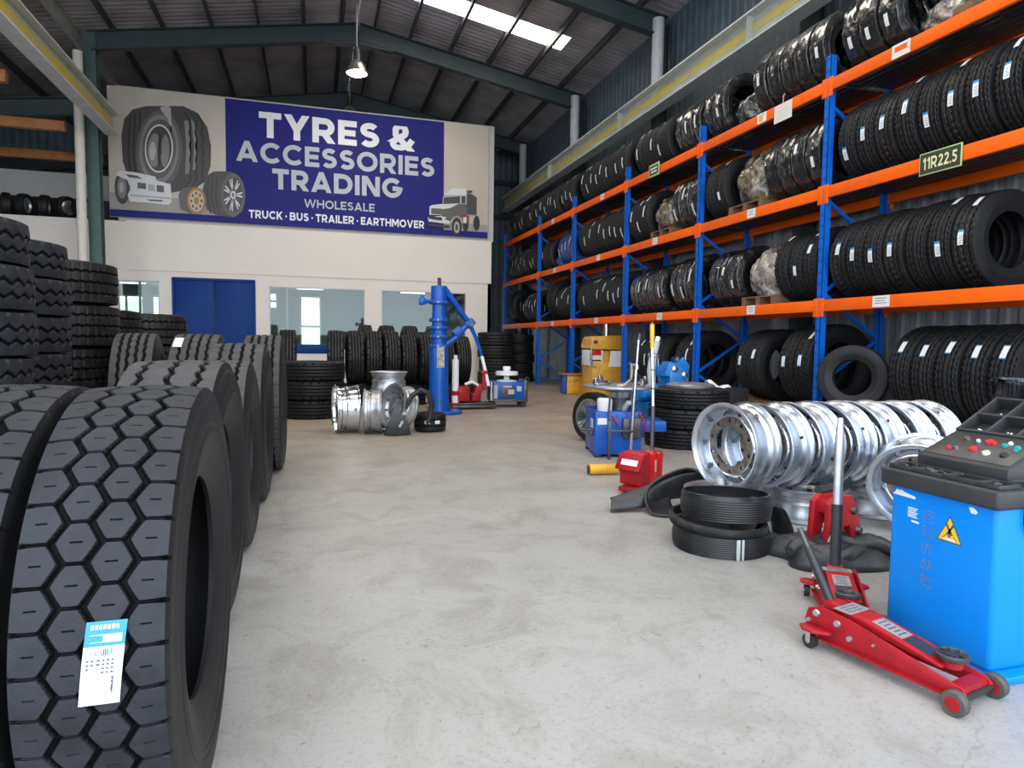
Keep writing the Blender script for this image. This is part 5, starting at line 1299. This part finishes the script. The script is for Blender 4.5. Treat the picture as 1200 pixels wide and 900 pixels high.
for x, z, r in ((-.06, .14, .022), (.06, .13, .02), (.10, .035, .02), (-.07, .185, .012)): m.cyl((x, -.05, z), (x, -.065, z), r, r * .7, n=12)
m.build('bolt', 'steel_dark', bd)
m = MB(); m.box((-.085, -.06, .03), (.05, .01, .09), rot=(.2, .3, 0), bev=.003); m.build('tag', 'bag_white', t)
m = MB(); m.cyl((-.05, .05, .21), (.09, .06, .21), .02, n=12); m.cyl((.07, .0, .17), (.13, 0, .18), .022, n=12); m.build('ram', 'steel_dark', t)

# ------------------------------------------------------------------ red air-hydraulic jack with the tall handle
t = thing('air_jack', 'bright red box-shaped hydraulic jack with tall yellow-tipped silver handle', 'jack', (2.64, 4.98, 0), (0, 0, R(28)))
m = MB(); m.prism([(-.13, .07), (-.13, .20), (-.11, .34), (.0, .35), (.0, .07)], .22, Mx=Matrix(((1, 0, 0, 0), (0, 0, 1, -.10), (0, 1, 0, 0), (0, 0, 0, 1))), bev=.012)
bx = m.build('tool_box', 'red', t)
m = MB(); m.prism([(-.135, .20), (-.19, .205), (-.125, .335), (-.11, .33)], .24, Mx=Matrix(((1, 0, 0, 0), (0, 0, 1, -.11), (0, 1, 0, 0), (0, 0, 0, 1))), bev=.005); m.build('flap_lid', 'red', bx)
m = MB(); m.box((-.163, -.0, .268), (.004, .16, .05), rot=(0, R(26.6), 0)); m.build('label', 'white', bx, smooth=None)
m = MB()
for i, (x, r, h) in enumerate(((.062, .078, .345), (.178, .062, .33))):
    m.lathe([(0, .06), (r * .9, .06), (r, .075), (r, h - .02), (r * .86, h), (0, h)], 32, Mx=Matrix.Translation((x, -.03, 0)))
cy = m.build('cylinder', 'red_bright', t)
m = MB(); m.box((.062, -.1085, .23), (.022, .003, .10)); m.build('label', 'pipe', cy, smooth=None)
m = MB(); m.cyl((.135, -.02, .27), (.135, -.02, .34), .034, n=20); m.box((.135, -.06, .27), (.05, .03, .05), bev=.006); so = m.build('handle_socket', 'steel', t)
m = MB(); m.cyl((.135, -.02, .30), (.165, 0, .72), .018, n=16); m.build('handle_sleeve', 'steel_dark', t)
m = MB(); m.cyl((.165, 0, .70), (.222, .06, 1.22), .0155, n=16); hd = m.build('handle', 'steel', t)
m = MB(); m.cyl((.2215, .06, 1.21), (.2285, .068, 1.29), .017, n=16); m.cyl((.2285, .068, 1.29), (.241, .08, 1.42), .020, n=16); m.build('grip', 'yellow', hd)
m = MB(); m.cyl((.241, .08, 1.42), (.242, .081, 1.44), .014, n=12); m.build('grip_cap', 'steel_dark', hd)
m = MB()
for i, z in enumerate((.86, 1.02)): m.cyl((.165 + .057 * (z - .7) / .52, .06 * (z - .7) / .52, z), (.165 + .057 * (z - .7) / .52 + .001, .06 * (z - .7) / .52, z + .012), .017, n=16)
m.build('ring', 'steel_dark', hd)
m = MB(); m.tube([(.20, .05, .30), (.27, .05, .26), (.30, .04, .16), (.33, .02, .06), (.27, -.02, .02)], .010, n=8); m.build('hose', 'red', t)
m = MB(); m.cyl((.22, .02, .21), (.27, .02, .21), .035, n=18); m.cyl((.27, .02, .21), (.30, .02, .21), .045, n=8); m.build('valve', 'steel_dark', t)
m = MB(); m.box((-.02, 0, .045), (.36, .16, .04), bev=.006); m.tube([(-.14, -.06, .05), (-.22, -.06, .04)], .014, n=8); m.build('base', 'red', t)
for x, y in ((-.235, -.065), (-.1, .09), (.16, .09), (.16, -.09)):
    m = MB(); m.lathe([(.010, -.012), (.028, -.012), (.032, -.006), (.032, .006), (.028, .012), (.010, .012)], 20, Mx=Matrix.Translation((x, y, .032)) @ Matrix.Rotation(X90, 4, 'X')); w = m.build('wheel', 'black', t)
    m = MB(); m.cyl((x, y - .014, .032), (x, y + .014, .032), .012, n=10); m.build('hub', 'steel', w)
t = thing('tool_handle', 'yellow cylindrical tool with black rod lying left of red jack', 'hand tool', (2.65, 5.72, .052), (0, 0, R(-8)))
m = MB(); m.lathe([(0, 0), (.040, 0), (.050, .012), (.050, .265), (.042, .28), (0, .28)], 28, Mx=Matrix.Translation((-.15, 0, 0)) @ Matrix.Rotation(X90, 4, 'Y')); yc = m.build('grip', 'yellow', t)
m = MB(); m.cyl((-.15, 0, 0), (-.162, 0, 0), .042, n=24); m.build('end_cap', 'black', yc)
m = MB(); m.cyl((.13, 0, 0), (.26, 0, .0), .022, .014, n=14); m.cyl((.26, 0, 0), (.36, 0, -.01), .013, n=10); m.build('rod', 'steel_dark', t)

# ------------------------------------------------------------------ blue tyre changer with turntable
t = thing('tyre_changer', 'blue tyre changing machine with grey round turntable and chrome post', 'workshop machine', (2.98, 6.62, 0), (0, 0, R(-14)))
m = MB(); m.box((.22, .30, .27), (.52, .66, .48), bev=.02); m.box((.62, .35, .33), (.34, .5, .12), bev=.01); bd = m.build('cabinet', 'machine_blue', t)
for x, y in ((-.0, .0), (.44, .0), (-.0, .58), (.44, .58)):
    m = MB(); m.box((x, y, .017), (.08, .06, .034), bev=.006); m.build('foot', 'black', bd)
m = MB(); m.m('white'); m.box((.04, -.032, .40), (.10, .003, .07)); m.box((-.042, .16, .36), (.003, .15, .10)); m.m('ink')
for i in range(3): m.box((-.044, .16, .335 + i * .025), (.001, .11 - .02 * i, .008))
m.build('label', None, bd, smooth=None)
for x, z in ((.02, .09), (.10, .07), (.18, .09), (.0, .47), (.3, .1), (.42, .46), (.2, .46)):
    m = MB(); m.cyl((x, -.03, z), (x, -.037, z), .010, n=8); m.build('bolt', 'steel_dark', bd)
m = MB(); m.box((.36, -.055, .33), (.20, .05, .22), bev=.012); m.build('bead_breaker_pad', 'steel_dark', t)
m = MB(); m.box((-.11, .08, .30), (.16, .10, .018), rot=(0, .15, 0), bev=.005); m.box((-.06, .08, .26), (.05, .06, .06), bev=.006); m.build('foot_pedal', 'steel_dark', t)
m = MB(); m.lathe([(0, .62), (.10, .62), (.12, .70), (.30, .735), (.40, .745), (.415, .755), (.415, .772), (.40, .78), (.12, .785), (0, .785)], 48, Mx=Matrix.Translation((.30, .30, 0))); tt_ = m.build('turntable', 'alu_dull', t)
m = MB(); m.cyl((.30, .30, .50), (.30, .30, .64), .16, .11, n=28); m.build('turntable_neck', 'steel_dark', t)
for k in range(4):
    a = k * PI / 2 + .5; c, s = math.cos(a), math.sin(a)
    m = MB(); m.box((.30 + .27 * c, .30 + .27 * s, .80), (.20, .06, .03), rot=(0, 0, a), bev=.005); m.prism([(-.03, 0), (.03, 0), (.02, .06), (-.005, .075), (-.02, .03)], .05, Mx=Matrix.Translation((.30 + .36 * c, .30 + .36 * s, .80)) @ Matrix.Rotation(a, 4, 'Z') @ Matrix.Rotation(X90, 4, 'X') @ Matrix.Translation((0, 0, -.025)), bev=.004)
    m.build('clamp_jaw', 'steel', tt_)
m = MB(); m.tube([(.12, .05, .50), (.16, -.06, .44), (.22, -.08, .36)], .010, n=8); m.tube([(.44, -.02, .5), (.5, -.08, .4), (.52, -.06, .3)], .012, n=8); m.build('hose', 'red', t)
m = MB(); m.lathe([(.0, .48), (.07, .48), (.08, .5), (.085, .62), (.07, .64), (0, .64)], 24, Mx=Matrix.Translation((.08, .06, .01))); m.build('grease_tub', 'white', t)
m = MB(); m.tube([(.30, .10, .50), (.31, .05, .56), (.33, .02, .60), (.36, .02, .60)], .03, n=10); m.build('white_pad', 'pipe', t)
m = MB(); m.cyl((.33, -.14, .02), (.38, -.12, 1.02), .019, n=16); m.cyl((.38, -.12, 1.0), (.40, -.11, 1.30), .014, n=14); m.cyl((.383, -.12, .98), (.383, -.12, 1.03), .026, n=16); pole = m.build('pry_bar', 'steel', t)
m = MB(); m.tube([(.38, -.12, 1.02), (.33, -.10, 1.03), (.335, -.10, .95), (.33, -.10, .87), (.26, -.08, .80), (.19, -.06, .79)], [.014, .02, .018, .014, .016, .02], n=10); m.build('hooked_arm', 'bag_white', pole)
m = MB(); m.cyl((.40, -.11, 1.29), (.41, -.105, 1.36), .02, .012, n=10); m.build('tip', 'steel_dark', pole)
m = MB(); m.box((.22, -.14, .31), (.30, .04, .025), bev=.005); m.box((.10, -.14, .21), (.03, .04, .42), bev=.005); m.cyl((.08, -.14, .42), (.10, -.14, .70), .012, n=12); m.build('bar_bracket', 'steel_dark', t)
# rear column of the machine: light blue head with grey arm
c_ = thing('swing_arm_machine', 'light blue machine head with grey swing arm behind the turntable', 'workshop machine', (4.50, 8.0, 0))
m = MB(); m.box((.0, .1, .24), (.56, .62, .48), bev=.02); m.box((.20, 0, .72), (.30, .34, .50), bev=.03); m.box((-.16, .02, .60), (.40, .26, .22), bev=.02); bd = m.build('body', 'sky_blue', c_)
m = MB(); m.prism([(-.2, 0), (.16, 0), (.19, .14), (.10, .26), (.0, .17), (-.12, .2)], .2, Mx=Matrix(((1, 0, 0, .17), (0, 0, 1, -.16), (0, 1, 0, .82), (0, 0, 0, 1))), bev=.012); m.build('head', 'sky_blue', bd)
m = MB()
for x, z in ((.27, .84), (.24, .68), (.12, .92)): m.lathe([(0, .0), (.045, 0), (.045, .02), (.02, .03), (0, .03)], 18, Mx=Matrix.Translation((x, -.17, z)) @ Matrix.Rotation(X90, 4, 'X'))
m.build('knob', 'steel', bd)
m = MB(); m.lathe([(0, 0), (.06, 0), (.075, .05), (.06, .10), (0, .12)], 20, Mx=Matrix.Translation((.22, -.05, .98))); m.build('filter_bowl', 'clear', bd)
m = MB(); m.tube([(-.30, -.35, .62), (-.33, -.35, .90), (-.30, -.34, 1.10), (-.25, -.34, 1.28)], [.05, .055, .05, .045], n=12); ar = m.build('swing_arm', 'pipe', c_)
m = MB(); m.box((-.29, -.35, 1.10), (.13, .10, .06), rot=(0, .3, 0), bev=.012); m.cyl((-.25, -.34, 1.28), (-.235, -.34, 1.34), .055, n=16); m.build('mount_head', 'steel', ar)
m = MB(); m.box((-.31, -.31, .60), (.26, .16, .10), bev=.02); m.box((-.16, -.12, .60), (.1, .4, .08), bev=.01); m.build('arm_base', 'sky_blue', c_)
m = MB(); m.tube([(-.18, -.1, 1.15), (-.12, -.02, 1.05), (-.05, 0, .9), (0, 0, .8)], .03, n=10); m.build('hose', 'sky_blue', c_)
# wheels and tyres lying round the changer
TM['trk'] = tyre_mesh('lying_truck_tyre', .50, .255, .285, tread_zig(2 * PI * .5, (-.6, -.2, .2, .6), 44, amp=.004, w=.005, D=.012, shoulder=48), n=160, m=36); TM['trk'].use_fake_user = True
for i, lab in enumerate(('lowest of the three black tyres lying right of the turntable', 'middle of the three black tyres lying right of the turntable', 'topmost black tyre lying right of the turntable')):
    tyre_obj('trk', (4.40 + .03 * i, 7.22 - .02 * i, .12 + .24 * i), (X90, 0, i), lab, 'tyres lying right of the turntable', scale=.94)
t = thing('turntable_wheel', 'dark wheel with steel rim lying on top of the black tyres', 'wheel', (4.46, 7.18, .722))
m = MB(); m.lathe([(0, .0), (.10, .0), (.13, .03), (.26, .02), (.29, .0), (.295, .03), (.26, .05), (.13, .06), (.09, .04), (0, .04)], 40); m.build('rim', 'alu_dull', t)
t = thing('car_wheel', 'black car tyre with bright alloy spokes left of the blue changer', 'wheel', (3.42, 7.74, .315), (R(-4), 0, R(-70)))
TM['car2'] = tyre_mesh('car_tyre', .315, .20, .215, tread_zig(2 * PI * .315, (-.5, 0, .5), 50, amp=.002, w=.004, D=.007), n=96, m=18); TM['car2'].use_fake_user = True
o = bpy.data.objects.new('tyre', TM['car2']); COL.objects.link(o); o.parent = t
m = MB(); m.lathe([(.215, -.10), (.225, -.10), (.225, .10), (.21, .10), (.20, 0)], 40, Mx=Matrix.Rotation(X90, 4, 'X'), closed=True)
for k in range(5):
    a = 2 * PI * k / 5
    for q in (-.14, .14):
        p = Vector((.12 * math.cos(a + q * .7), -.06, .12 * math.sin(a + q * .7))); m.box(p, (.20, .03, .026), rot=(0, -(a + q), 0), bev=.006)
m.cyl((0, -.045, 0), (0, -.085, 0), .055, .045, n=20); m.build('alloy_rim', 'alu_dull', t)
# small items at the rack foot: white bracket on a black box
t = thing('parts_box', 'black box topped with a torn white bag at the rack foot', 'box', (5.55, 8.15, 0))
m = MB(); m.box((0, 0, .32), (.62, .5, .64), bev=.02); m.build('box', 'black', t)
m = MB(); m.grid(lambda u, v: (-.30 + .30 * u, -.20 + .14 * v - .06 * u, .645 + .012 + .10 * math.sin(v * 2.6) * (.6 + .4 * math.cos(u * 4)) + .015 * math.sin(u * 9)), 20, 10); o = m.build('white_bag', 'white', t, smooth=50); md = o.modifiers.new('thickness', 'SOLIDIFY'); md.thickness = .01
t = thing('low_trolley', 'low timber trolley with blue edge behind the wheel row', 'trolley', (5.50, 6.55, 0), (0, 0, R(8)))
m = MB(); m.box((0, 0, .40), (1.05, .45, .03), bev=.006); m.build('deck', 'timber', t)
m = MB(); m.box((0, -.235, .385), (1.17, .03, .09), bev=.006); m.build('rail', 'blue', t)
m = MB(); m.box((.1, .02, .445), (.30, .22, .06), bev=.008); m.box((.33, -.06, .44), (.16, .12, .05), rot=(0, 0, .3), bev=.008); m.build('packet', 'bag_white', t)
for sx in (-.5, .5):
    for sy in (-.17, .17):
        m = MB(); m.box((sx, sy, .2), (.05, .05, .39)); m.build('leg', 'steel_dark', t, smooth=None)
# ------------------------------------------------------------------ yellow machine and cabinet under the fourth bay
t = thing('yellow_press', 'yellow workshop press with white paper sheet under the rack', 'workshop machine', (6.36, 14.0, 0))
m = MB(); m.box((0, 0, .45), (.72, .62, .80), bev=.03); m.box((0, .02, .02), (.82, .7, .04), bev=.01); m.build('base', 'yellow_ochre', t)
m = MB(); m.box((.12, .05, .93), (.46, .46, .34), bev=.04); m.build('column', 'yellow_ochre', t)
m = MB(); m.prism([(-.44, 1.14), (-.40, 1.20), (-.40, 1.34), (-.36, 1.40), (.02, 1.42), (.40, 1.44), (.42, 1.18), (.30, 1.10), (-.10, 1.12), (-.3, 1.10)], .52, Mx=Matrix(((1, 0, 0, 0), (0, 0, 1, -.30), (0, 1, 0, 0), (0, 0, 0, 1))), bev=.025); hd = m.build('head', 'yellow_ochre', t)
m = MB(); m.box((-.30, -.31, 1.28), (.10, .02, .07), bev=.01); m.build('knob', 'steel_dark', hd)
m = MB(); m.box((-.25, -.02, .92), (.34, .44, .36), bev=.02); bx = m.build('motor_box', 'white', t)
m = MB(); m.box((-.24, -.245, 1.04), (.22, .02, .12), bev=.01); m.build('badge', 'button_red', bx)
m = MB(); m.box((-.26, -.245, .82), (.26, .02, .12), bev=.01); m.build('vent', 'black', bx)
m = MB(); m.prism([(-.16, .72), (.22, .72), (.19, 1.08), (-.12, 1.08)], .012, Mx=Matrix(((1, 0, 0, .19), (0, 0, 1, -.33), (0, 1, 0, 0), (0, 0, 0, 1)))); m.build('paper_sheet', 'let_white', t)
m = MB(); m.cyl((.10, 0, 1.42), (.10, 0, 1.80), .06, n=20); m.build('ram', 'steel', t)
m = MB(); m.tube([(-.38, -.28, 1.14), (-.40, -.30, .95), (-.38, -.28, .80), (-.30, -.33, .72)], .03, n=8); m.build('hose', 'rust', t)
t = thing('yellow_cabinet', 'low yellow cabinet beside the yellow press', 'cabinet', (6.02, 15.0, 0), (0, 0, R(-8)))
m = MB(); m.box((.1, .2, .24), (.44, .5, .46), bev=.015); m.build('body', 'yellow', t)
m = MB(); m.box((.06, .18, .485), (.60, .62, .035), bev=.008); m.build('top', 'timber_orange', t)
m = MB(); m.box((-.16, .2, .24), (.06, .5, .46), bev=.008); m.build('side', 'machine_blue', t)
m = MB(); m.box((.1, -.056, .36), (.36, .012, .12), bev=.004); dr = m.build('drawer', 'yellow', t)
m = MB(); m.cyl((.04, -.075, .36), (.16, -.075, .36), .008, n=8); m.build('handle', 'steel', dr)
# ------------------------------------------------------------------ blue tyre-handling column with swing arm
t = thing('bead_breaker', 'tall blue column with folding swing arm standing mid-floor', 'workshop machine', (2.06, 11.25, 0))
m = MB(); m.lathe([(0, 0), (.30, 0), (.31, .012), (.31, .045), (.29, .06), (0, .06)], 40, Mx=Matrix.Translation((.10, 0, 0))); m.build('base_plate', 'machine_blue', t)
m = MB(); m.lathe([(0, .05), (.19, .05), (.18, .12), (.165, .5), (.155, 1.15), (.145, 1.20), (0, 1.20)], 36); cl = m.build('lower_column', 'machine_blue', t)
m = MB(); m.lathe([(0, 1.18), (.13, 1.18), (.12, 1.9), (.14, 1.92), (.145, 2.0), (.14, 2.17), (.13, 2.19), (0, 2.19)], 32); m.build('upper_column', 'machine_blue', t)
for z in (1.14, 1.30, 1.45, 1.58, 1.88):
    m = MB(); m.lathe([(.12, z), (.165, z), (.17, z + .01), (.17, z + .05), (.165, z + .06), (.12, z + .06)], 32)
    col_ = m.build('collar', 'machine_blue', t)
    for a in (-150, -105, -60):
        m = MB(); m.cyl((.16 * math.cos(R(a)), .16 * math.sin(R(a)), z + .03), (.195 * math.cos(R(a)), .195 * math.sin(R(a)), z + .03), .018, n=8); m.build('bolt', 'rust', col_)
m = MB(); m.box((0.0, -.166, .98), (.13, .004, .36)); m.build('label', 'rust', cl, smooth=None)
m = MB(); m.cyl((0, 0, 2.18), (0, 0, 2.33), .03, n=12); m.build('top_pin', 'black', t)
m = MB(); m.tube([(-.10, -.05, 1.93), (-.2, -.08, 1.92), (-.30, -.09, 1.92)], [.04, .035, .05], n=10); m.box((-.31, -.09, 1.92), (.10, .09, .12), bev=.015); m.cyl((-.33, -.09, 1.86), (-.30, -.09, 2.02), .022, n=10); m.build('side_bracket', 'machine_blue', t)
m = MB()
for q in (-.05, .05): m.tube([(.10, q, 2.12), (.26, q, 1.92), (.42, q * .8, 1.70), (.55, q * .6, 1.56)], [.055, .045, .042, .04], n=8)
m.box((.54, 0, 1.57), (.13, .14, .16), rot=(0, .9, 0), bev=.02); ua = m.build('upper_arm', 'machine_blue', t)
m = MB(); m.cyl((.56, -.09, 1.55), (.56, .09, 1.55), .045, n=16); m.build('pivot', 'steel_dark', ua)
m = MB(); m.tube([(.12, 0, 1.20), (.28, 0, 1.30), (.40, 0, 1.45), (.53, 0, 1.58)], [.05, .05, .055, .05], n=8); m.box((.33, 0, 1.42), (.16, .12, .14), rot=(0, -.8, 0), bev=.02); m.build('lower_link', 'machine_blue', t)
m = MB(); m.tube([(.54, -.02, 1.54), (.64, -.02, 1.33), (.72, -.02, 1.12), (.76, -.02, .98)], [.04, .032, .028, .026], n=8); fa = m.build('fore_arm', 'machine_blue', t)
m = MB(); m.tube([(.755, -.02, 1.0), (.80, -.03, .82), (.84, -.03, .66), (.88, -.03, .48)], .03, n=10); m.build('white_hose', 'let_white', fa)
m = MB(); m.tube([(.80, -.02, .74), (.79, -.03, .60), (.80, -.04, .40)], .034, n=10); m.box((.80, -.03, .72), (.11, .09, .06), bev=.01); m.build('red_tool', 'red', fa)
m = MB(); m.cyl((-.16, -.1, .1), (-.22, -.16, .16), .04, n=10); m.box((-.22, -.1, .28), (.05, .06, .16), bev=.01); m.build('valve', 'rust', t)
# red press trolley between the column and the cart
t = thing('red_lift', 'red bottle-jack lift with white cylinder beside the blue column', 'jack', (2.60, 12.05, 0))
m = MB(); m.box((.02, 0, .28), (.30, .3, .28), bev=.03); m.prism([(.2, .15), (.3, .42), (.44, .44), (.36, .15)], .22, Mx=Matrix(((1, 0, 0, 0), (0, 0, 1, -.11), (0, 1, 0, 0), (0, 0, 0, 1))), bev=.01); m.build('frame', 'red', t)
m = MB(); m.cyl((-.10, -.1, .10), (-.10, -.1, .92), .062, n=20); m.cyl((-.10, -.1, .92), (-.10, -.1, 1.0), .035, n=14); m.build('cylinder', 'let_white', t)
m = MB(); m.cyl((-.10, -.1, .26), (-.10, -.1, .34), .075, n=20); m.cyl((-.10, -.1, .02), (-.10, -.1, .12), .09, n=20); m.build('collar', 'red', t)
m = MB(); m.tube([(.10, 0, .45), (.24, 0, .50), (.34, -.02, .44), (.34, -.02, .32)], .03, n=10); m.cyl((.3, -.1, .25), (.3, .1, .25), .06, n=16); m.build('lever', 'let_white', t)
m = MB(); m.cyl((.60, -.05, .15), (.60, -.05, .50), .05, n=16); m.build('rod', 'steel', t)
m = MB(); m.box((.24, 0, .10), (.74, .34, .03), bev=.01); m.box((.24, -.2, .055), (.85, .08, .05), bev=.01); m.box((.24, .2, .055), (.85, .08, .05), bev=.01); m.build('skid', 'steel_dark', t)
for x in (-.1, .60):
    for y in (-.2, .2):
        m = MB(); m.cyl((x, y - .03, .045), (x, y + .03, .045), .045, n=16); m.build('wheel', 'black', t)
# blue cart
t = thing('machine_cart', 'low blue machine cart on castors with white flange on top', 'cart', (3.60, 12.35, 0), (0, 0, R(-6)))
m = MB(); m.box((-.02, 0, .30), (.66, .52, .38), bev=.02); bd = m.build('body', 'machine_blue', t)
m = MB(); m.box((.33, 0, .31), (.08, .54, .44), bev=.02); m.build('end_cover', 'steel_dark', t)
m = MB(); m.box((-.02, -.262, .31), (.26, .02, .26), bev=.008); pn_ = m.build('control_panel', 'steel_dark', bd)
m = MB(); m.box((.04, -.275, .30), (.12, .006, .09)); m.box((-.03, -.275, .40), (.16, .006, .03)); m.build('print', 'pipe', pn_, smooth=None)
m = MB(); m.box((.20, -.262, .36), (.09, .006, .10)); m.box((-.27, -.262, .30), (.10, .006, .26)); m.build('label', 'pipe', bd, smooth=None)
m = MB(); m.box((-.02, -.27, .13), (.62, .03, .04), bev=.005); m.build('skirt', 'steel_dark', bd)
m = MB(); m.lathe([(0, .49), (.20, .49), (.20, .505), (.06, .53), (.05, .60), (.22, .61), (.22, .68), (.06, .69), (.08, .74), (.07, .78), (0, .78)], 32); m.build('flange', 'let_white', t)
for x in (-.28, .30):
    for y in (-.22, .22):
        m = MB(); m.cyl((x, y - .02, .05), (x, y + .02, .05), .05, n=16); m.box((x, y, .09), (.05, .06, .05)); m.build('caster', 'black', t)
m = MB(); m.tube([(.30, -.2, .50), (.36, -.2, .58), (.40, -.2, .56), (.40, -.2, .5)], .014, n=8); m.build('handle', 'black', t)
# ------------------------------------------------------------------ loose rims in the middle of the floor
GR = 'loose rims on the floor'
wheel(WM['polish'], (.41, 9.16, .327), (0, 0, R(90 + 6)), 'polished chrome rim standing upright, leftmost of the loose rims', GR, 'loose_rim')
wheel(WM['steel'], (.76, 9.0, .305), (0, 0, R(90 - 8)), 'dull silver rim standing upright second from the left', GR, 'loose_rim')
wheel(WM['open'], (1.06, 9.50, .135), (X90, 0, 0), 'silver rim lying flat at the bottom of the loose rim pile', GR, 'loose_rim')
wheel(WM['open'], (1.05, 9.50, .405), (X90, 0, 1), 'silver rim in the middle of the stack behind the leaning rim', GR, 'loose_rim')
wheel(WM['open'], (1.02, 9.50, .675), (X90, 0, 2), 'topmost silver rim lying flat on the loose rim pile', GR, 'loose_rim')
wheel(WM['steel'], (1.09, 8.98, .36), (R(14), R(0), R(118)), 'silver rim leaning at an angle against the loose rim pile', GR, 'loose_rim')
t = thing('rubber_flap', 'black rubber flap draped over the leaning rim and floor', 'rubber flap', (1.13, 8.68, 0))
m = MB()
m.prism([(-.26, .02), (-.10, .0), (.10, .015), (.06, .15), (-.02, .27), (.02, .38), (-.06, .42), (-.15, .36), (-.17, .22)], .03, Mx=Matrix(((1, 0, 0, 0), (0, .12, 1, 0), (0, 1, -.12, .0), (0, 0, 0, 1))), bev=.01); m.build('flap', 'band', t)
m = MB(); m.tube([(.02, .0, .36), (.10, .02, .52), (.22, .05, .60), (.33, .06, .56), (.38, .06, .40), (.36, .05, .24), (.31, .03, .15)], [.025, .035, .04, .042, .04, .035, .025], n=10); m.build('loop', 'band', t)
m = MB(); m.box((-.04, -.015, .16), (.03, .01, .09), rot=(0, .5, 0)); m.box((.0, -.01, .30), (.04, .01, .03)); m.build('tag', 'pipe', t)
t = thing('small_tyre', 'small black tyre with white labels lying flat beside the loose rims', 'tyre', (1.55, 9.12, .13), (X90, 0, 0))
TM['tiny'] = tyre_mesh('small_tyre', .225, .25, .10, tread_zig(2 * PI * .225, (-.4, .4), 30, amp=.004, w=.006, D=.008), n=100, m=20); TM['tiny'].use_fake_user = True
o = bpy.data.objects.new('tyre', TM['tiny']); COL.objects.link(o); o.parent = t
m = MB()
for a in (-118, -82):
    for i in range(4):
        q0, q1 = R(a + i * 4.5), R(a + i * 4.5 + 4.5); r = .229
        m.poly([(r * math.cos(q0), -.01, -r * math.sin(q0) * 1), (r * math.cos(q1), -.01, -r * math.sin(q1)), (r * math.cos(q1), .035, -r * math.sin(q1)), (r * math.cos(q0), .035, -r * math.sin(q0))])
m.bm.transform(Matrix.Identity(4)); m.build('label', 'white', t, smooth=None)

# ------------------------------------------------------------------ high-bay lamps
def highbay(x, y, z, label, s=1.):
    t = thing('high_bay_lamp', label, 'lamp', (x, y, z)); t.scale = (s, s, s)
    m = MB(); m.lathe([(.09, .36), (.10, .34), (.16, .30), (.23, .20), (.27, .08), (.285, 0), (.278, 0), (.26, .08), (.22, .195), (.15, .29), (.09, .33)], 36); m.build('reflector', 'lamp_shell', t)
    m = MB(); m.cyl((0, 0, .34), (0, 0, .62), .10, .085, n=20); m.cyl((0, 0, .62), (0, 0, .68), .05, n=14); hs = m.build('ballast', 'steel_dark', t)
    m = MB(); m.lathe([(0, .05), (.035, .06), (.05, .11), (.045, .17), (.03, .24), (0, .26)], 18); m.build('bulb', 'lamp_glow', t)
    m = MB(); top = (zroof(x) - .3 - z) / s
    m.cyl((0, 0, .66), (0, 0, top), .014, n=8); m.build('hanger', 'pipe', t)
highbay(1.06, 17.2, 7.83, 'silver high-bay lamp hanging from the ridge above the banner', .92)
highbay(1.16, 22.5, 8.5, 'high-bay lamp half hidden behind the top of the banner', .9)
for p, e in (((1.06, 17.2, 7.8), 60), ((1.16, 22.5, 8.47), 25)):
    ld = bpy.data.lights.new('lamp_light', 'POINT'); ld.energy = e; ld.color = (1, .9, .78); ld.shadow_soft_size = .12
    lo = bpy.data.objects.new('lamp_light', ld); COL.objects.link(lo); lo.location = p

# ------------------------------------------------------------------ daylight
w = bpy.data.worlds.new('World'); SC.world = w; w.use_nodes = True
N = w.node_tree.nodes; L = w.node_tree.links
bg = N['Background']; bg.inputs['Color'].default_value = (.80, .90, 1.0, 1); bg.inputs['Strength'].default_value = 3.6
sun = bpy.data.lights.new('sun', 'SUN'); sun.energy = 6.0; sun.angle = R(2); sun.color = (1, .95, .88)
so = bpy.data.objects.new('sun', sun); COL.objects.link(so); so.rotation_euler = (R(28), R(18), 0)   # high sun behind the building: it lights the yard outside only
so.rotation_euler = (R(-35), R(10), 0)
pd = bpy.data.lights.new('door_daylight', 'AREA'); pd.shape = 'RECTANGLE'; pd.size = 13.2; pd.size_y = 8.6; pd.energy = 1; pd.cycles.is_portal = True
po = bpy.data.objects.new('door_daylight', pd); COL.objects.link(po); po.location = (1.3, YF - .1, 4.4); po.rotation_euler = (R(90), 0, 0)
for i, (x, y) in enumerate(((-.1, 22.2), (3.2, 22.4), (-5.2, 22.2))):
    ld = bpy.data.lights.new('office_light', 'AREA'); ld.shape = 'RECTANGLE'; ld.size = 1.2; ld.size_y = .15; ld.energy = 10; ld.color = (.92, 1, .98)
    lo = bpy.data.objects.new('office_light', ld); COL.objects.link(lo); lo.location = (x, y, 2.83)
vs = SC.view_settings; SC.display_settings.display_device = 'sRGB'
vs.view_transform = 'Standard'; vs.look = 'None'; vs.gamma = 1; vs.use_curve_mapping = False; vs.exposure = 0.3
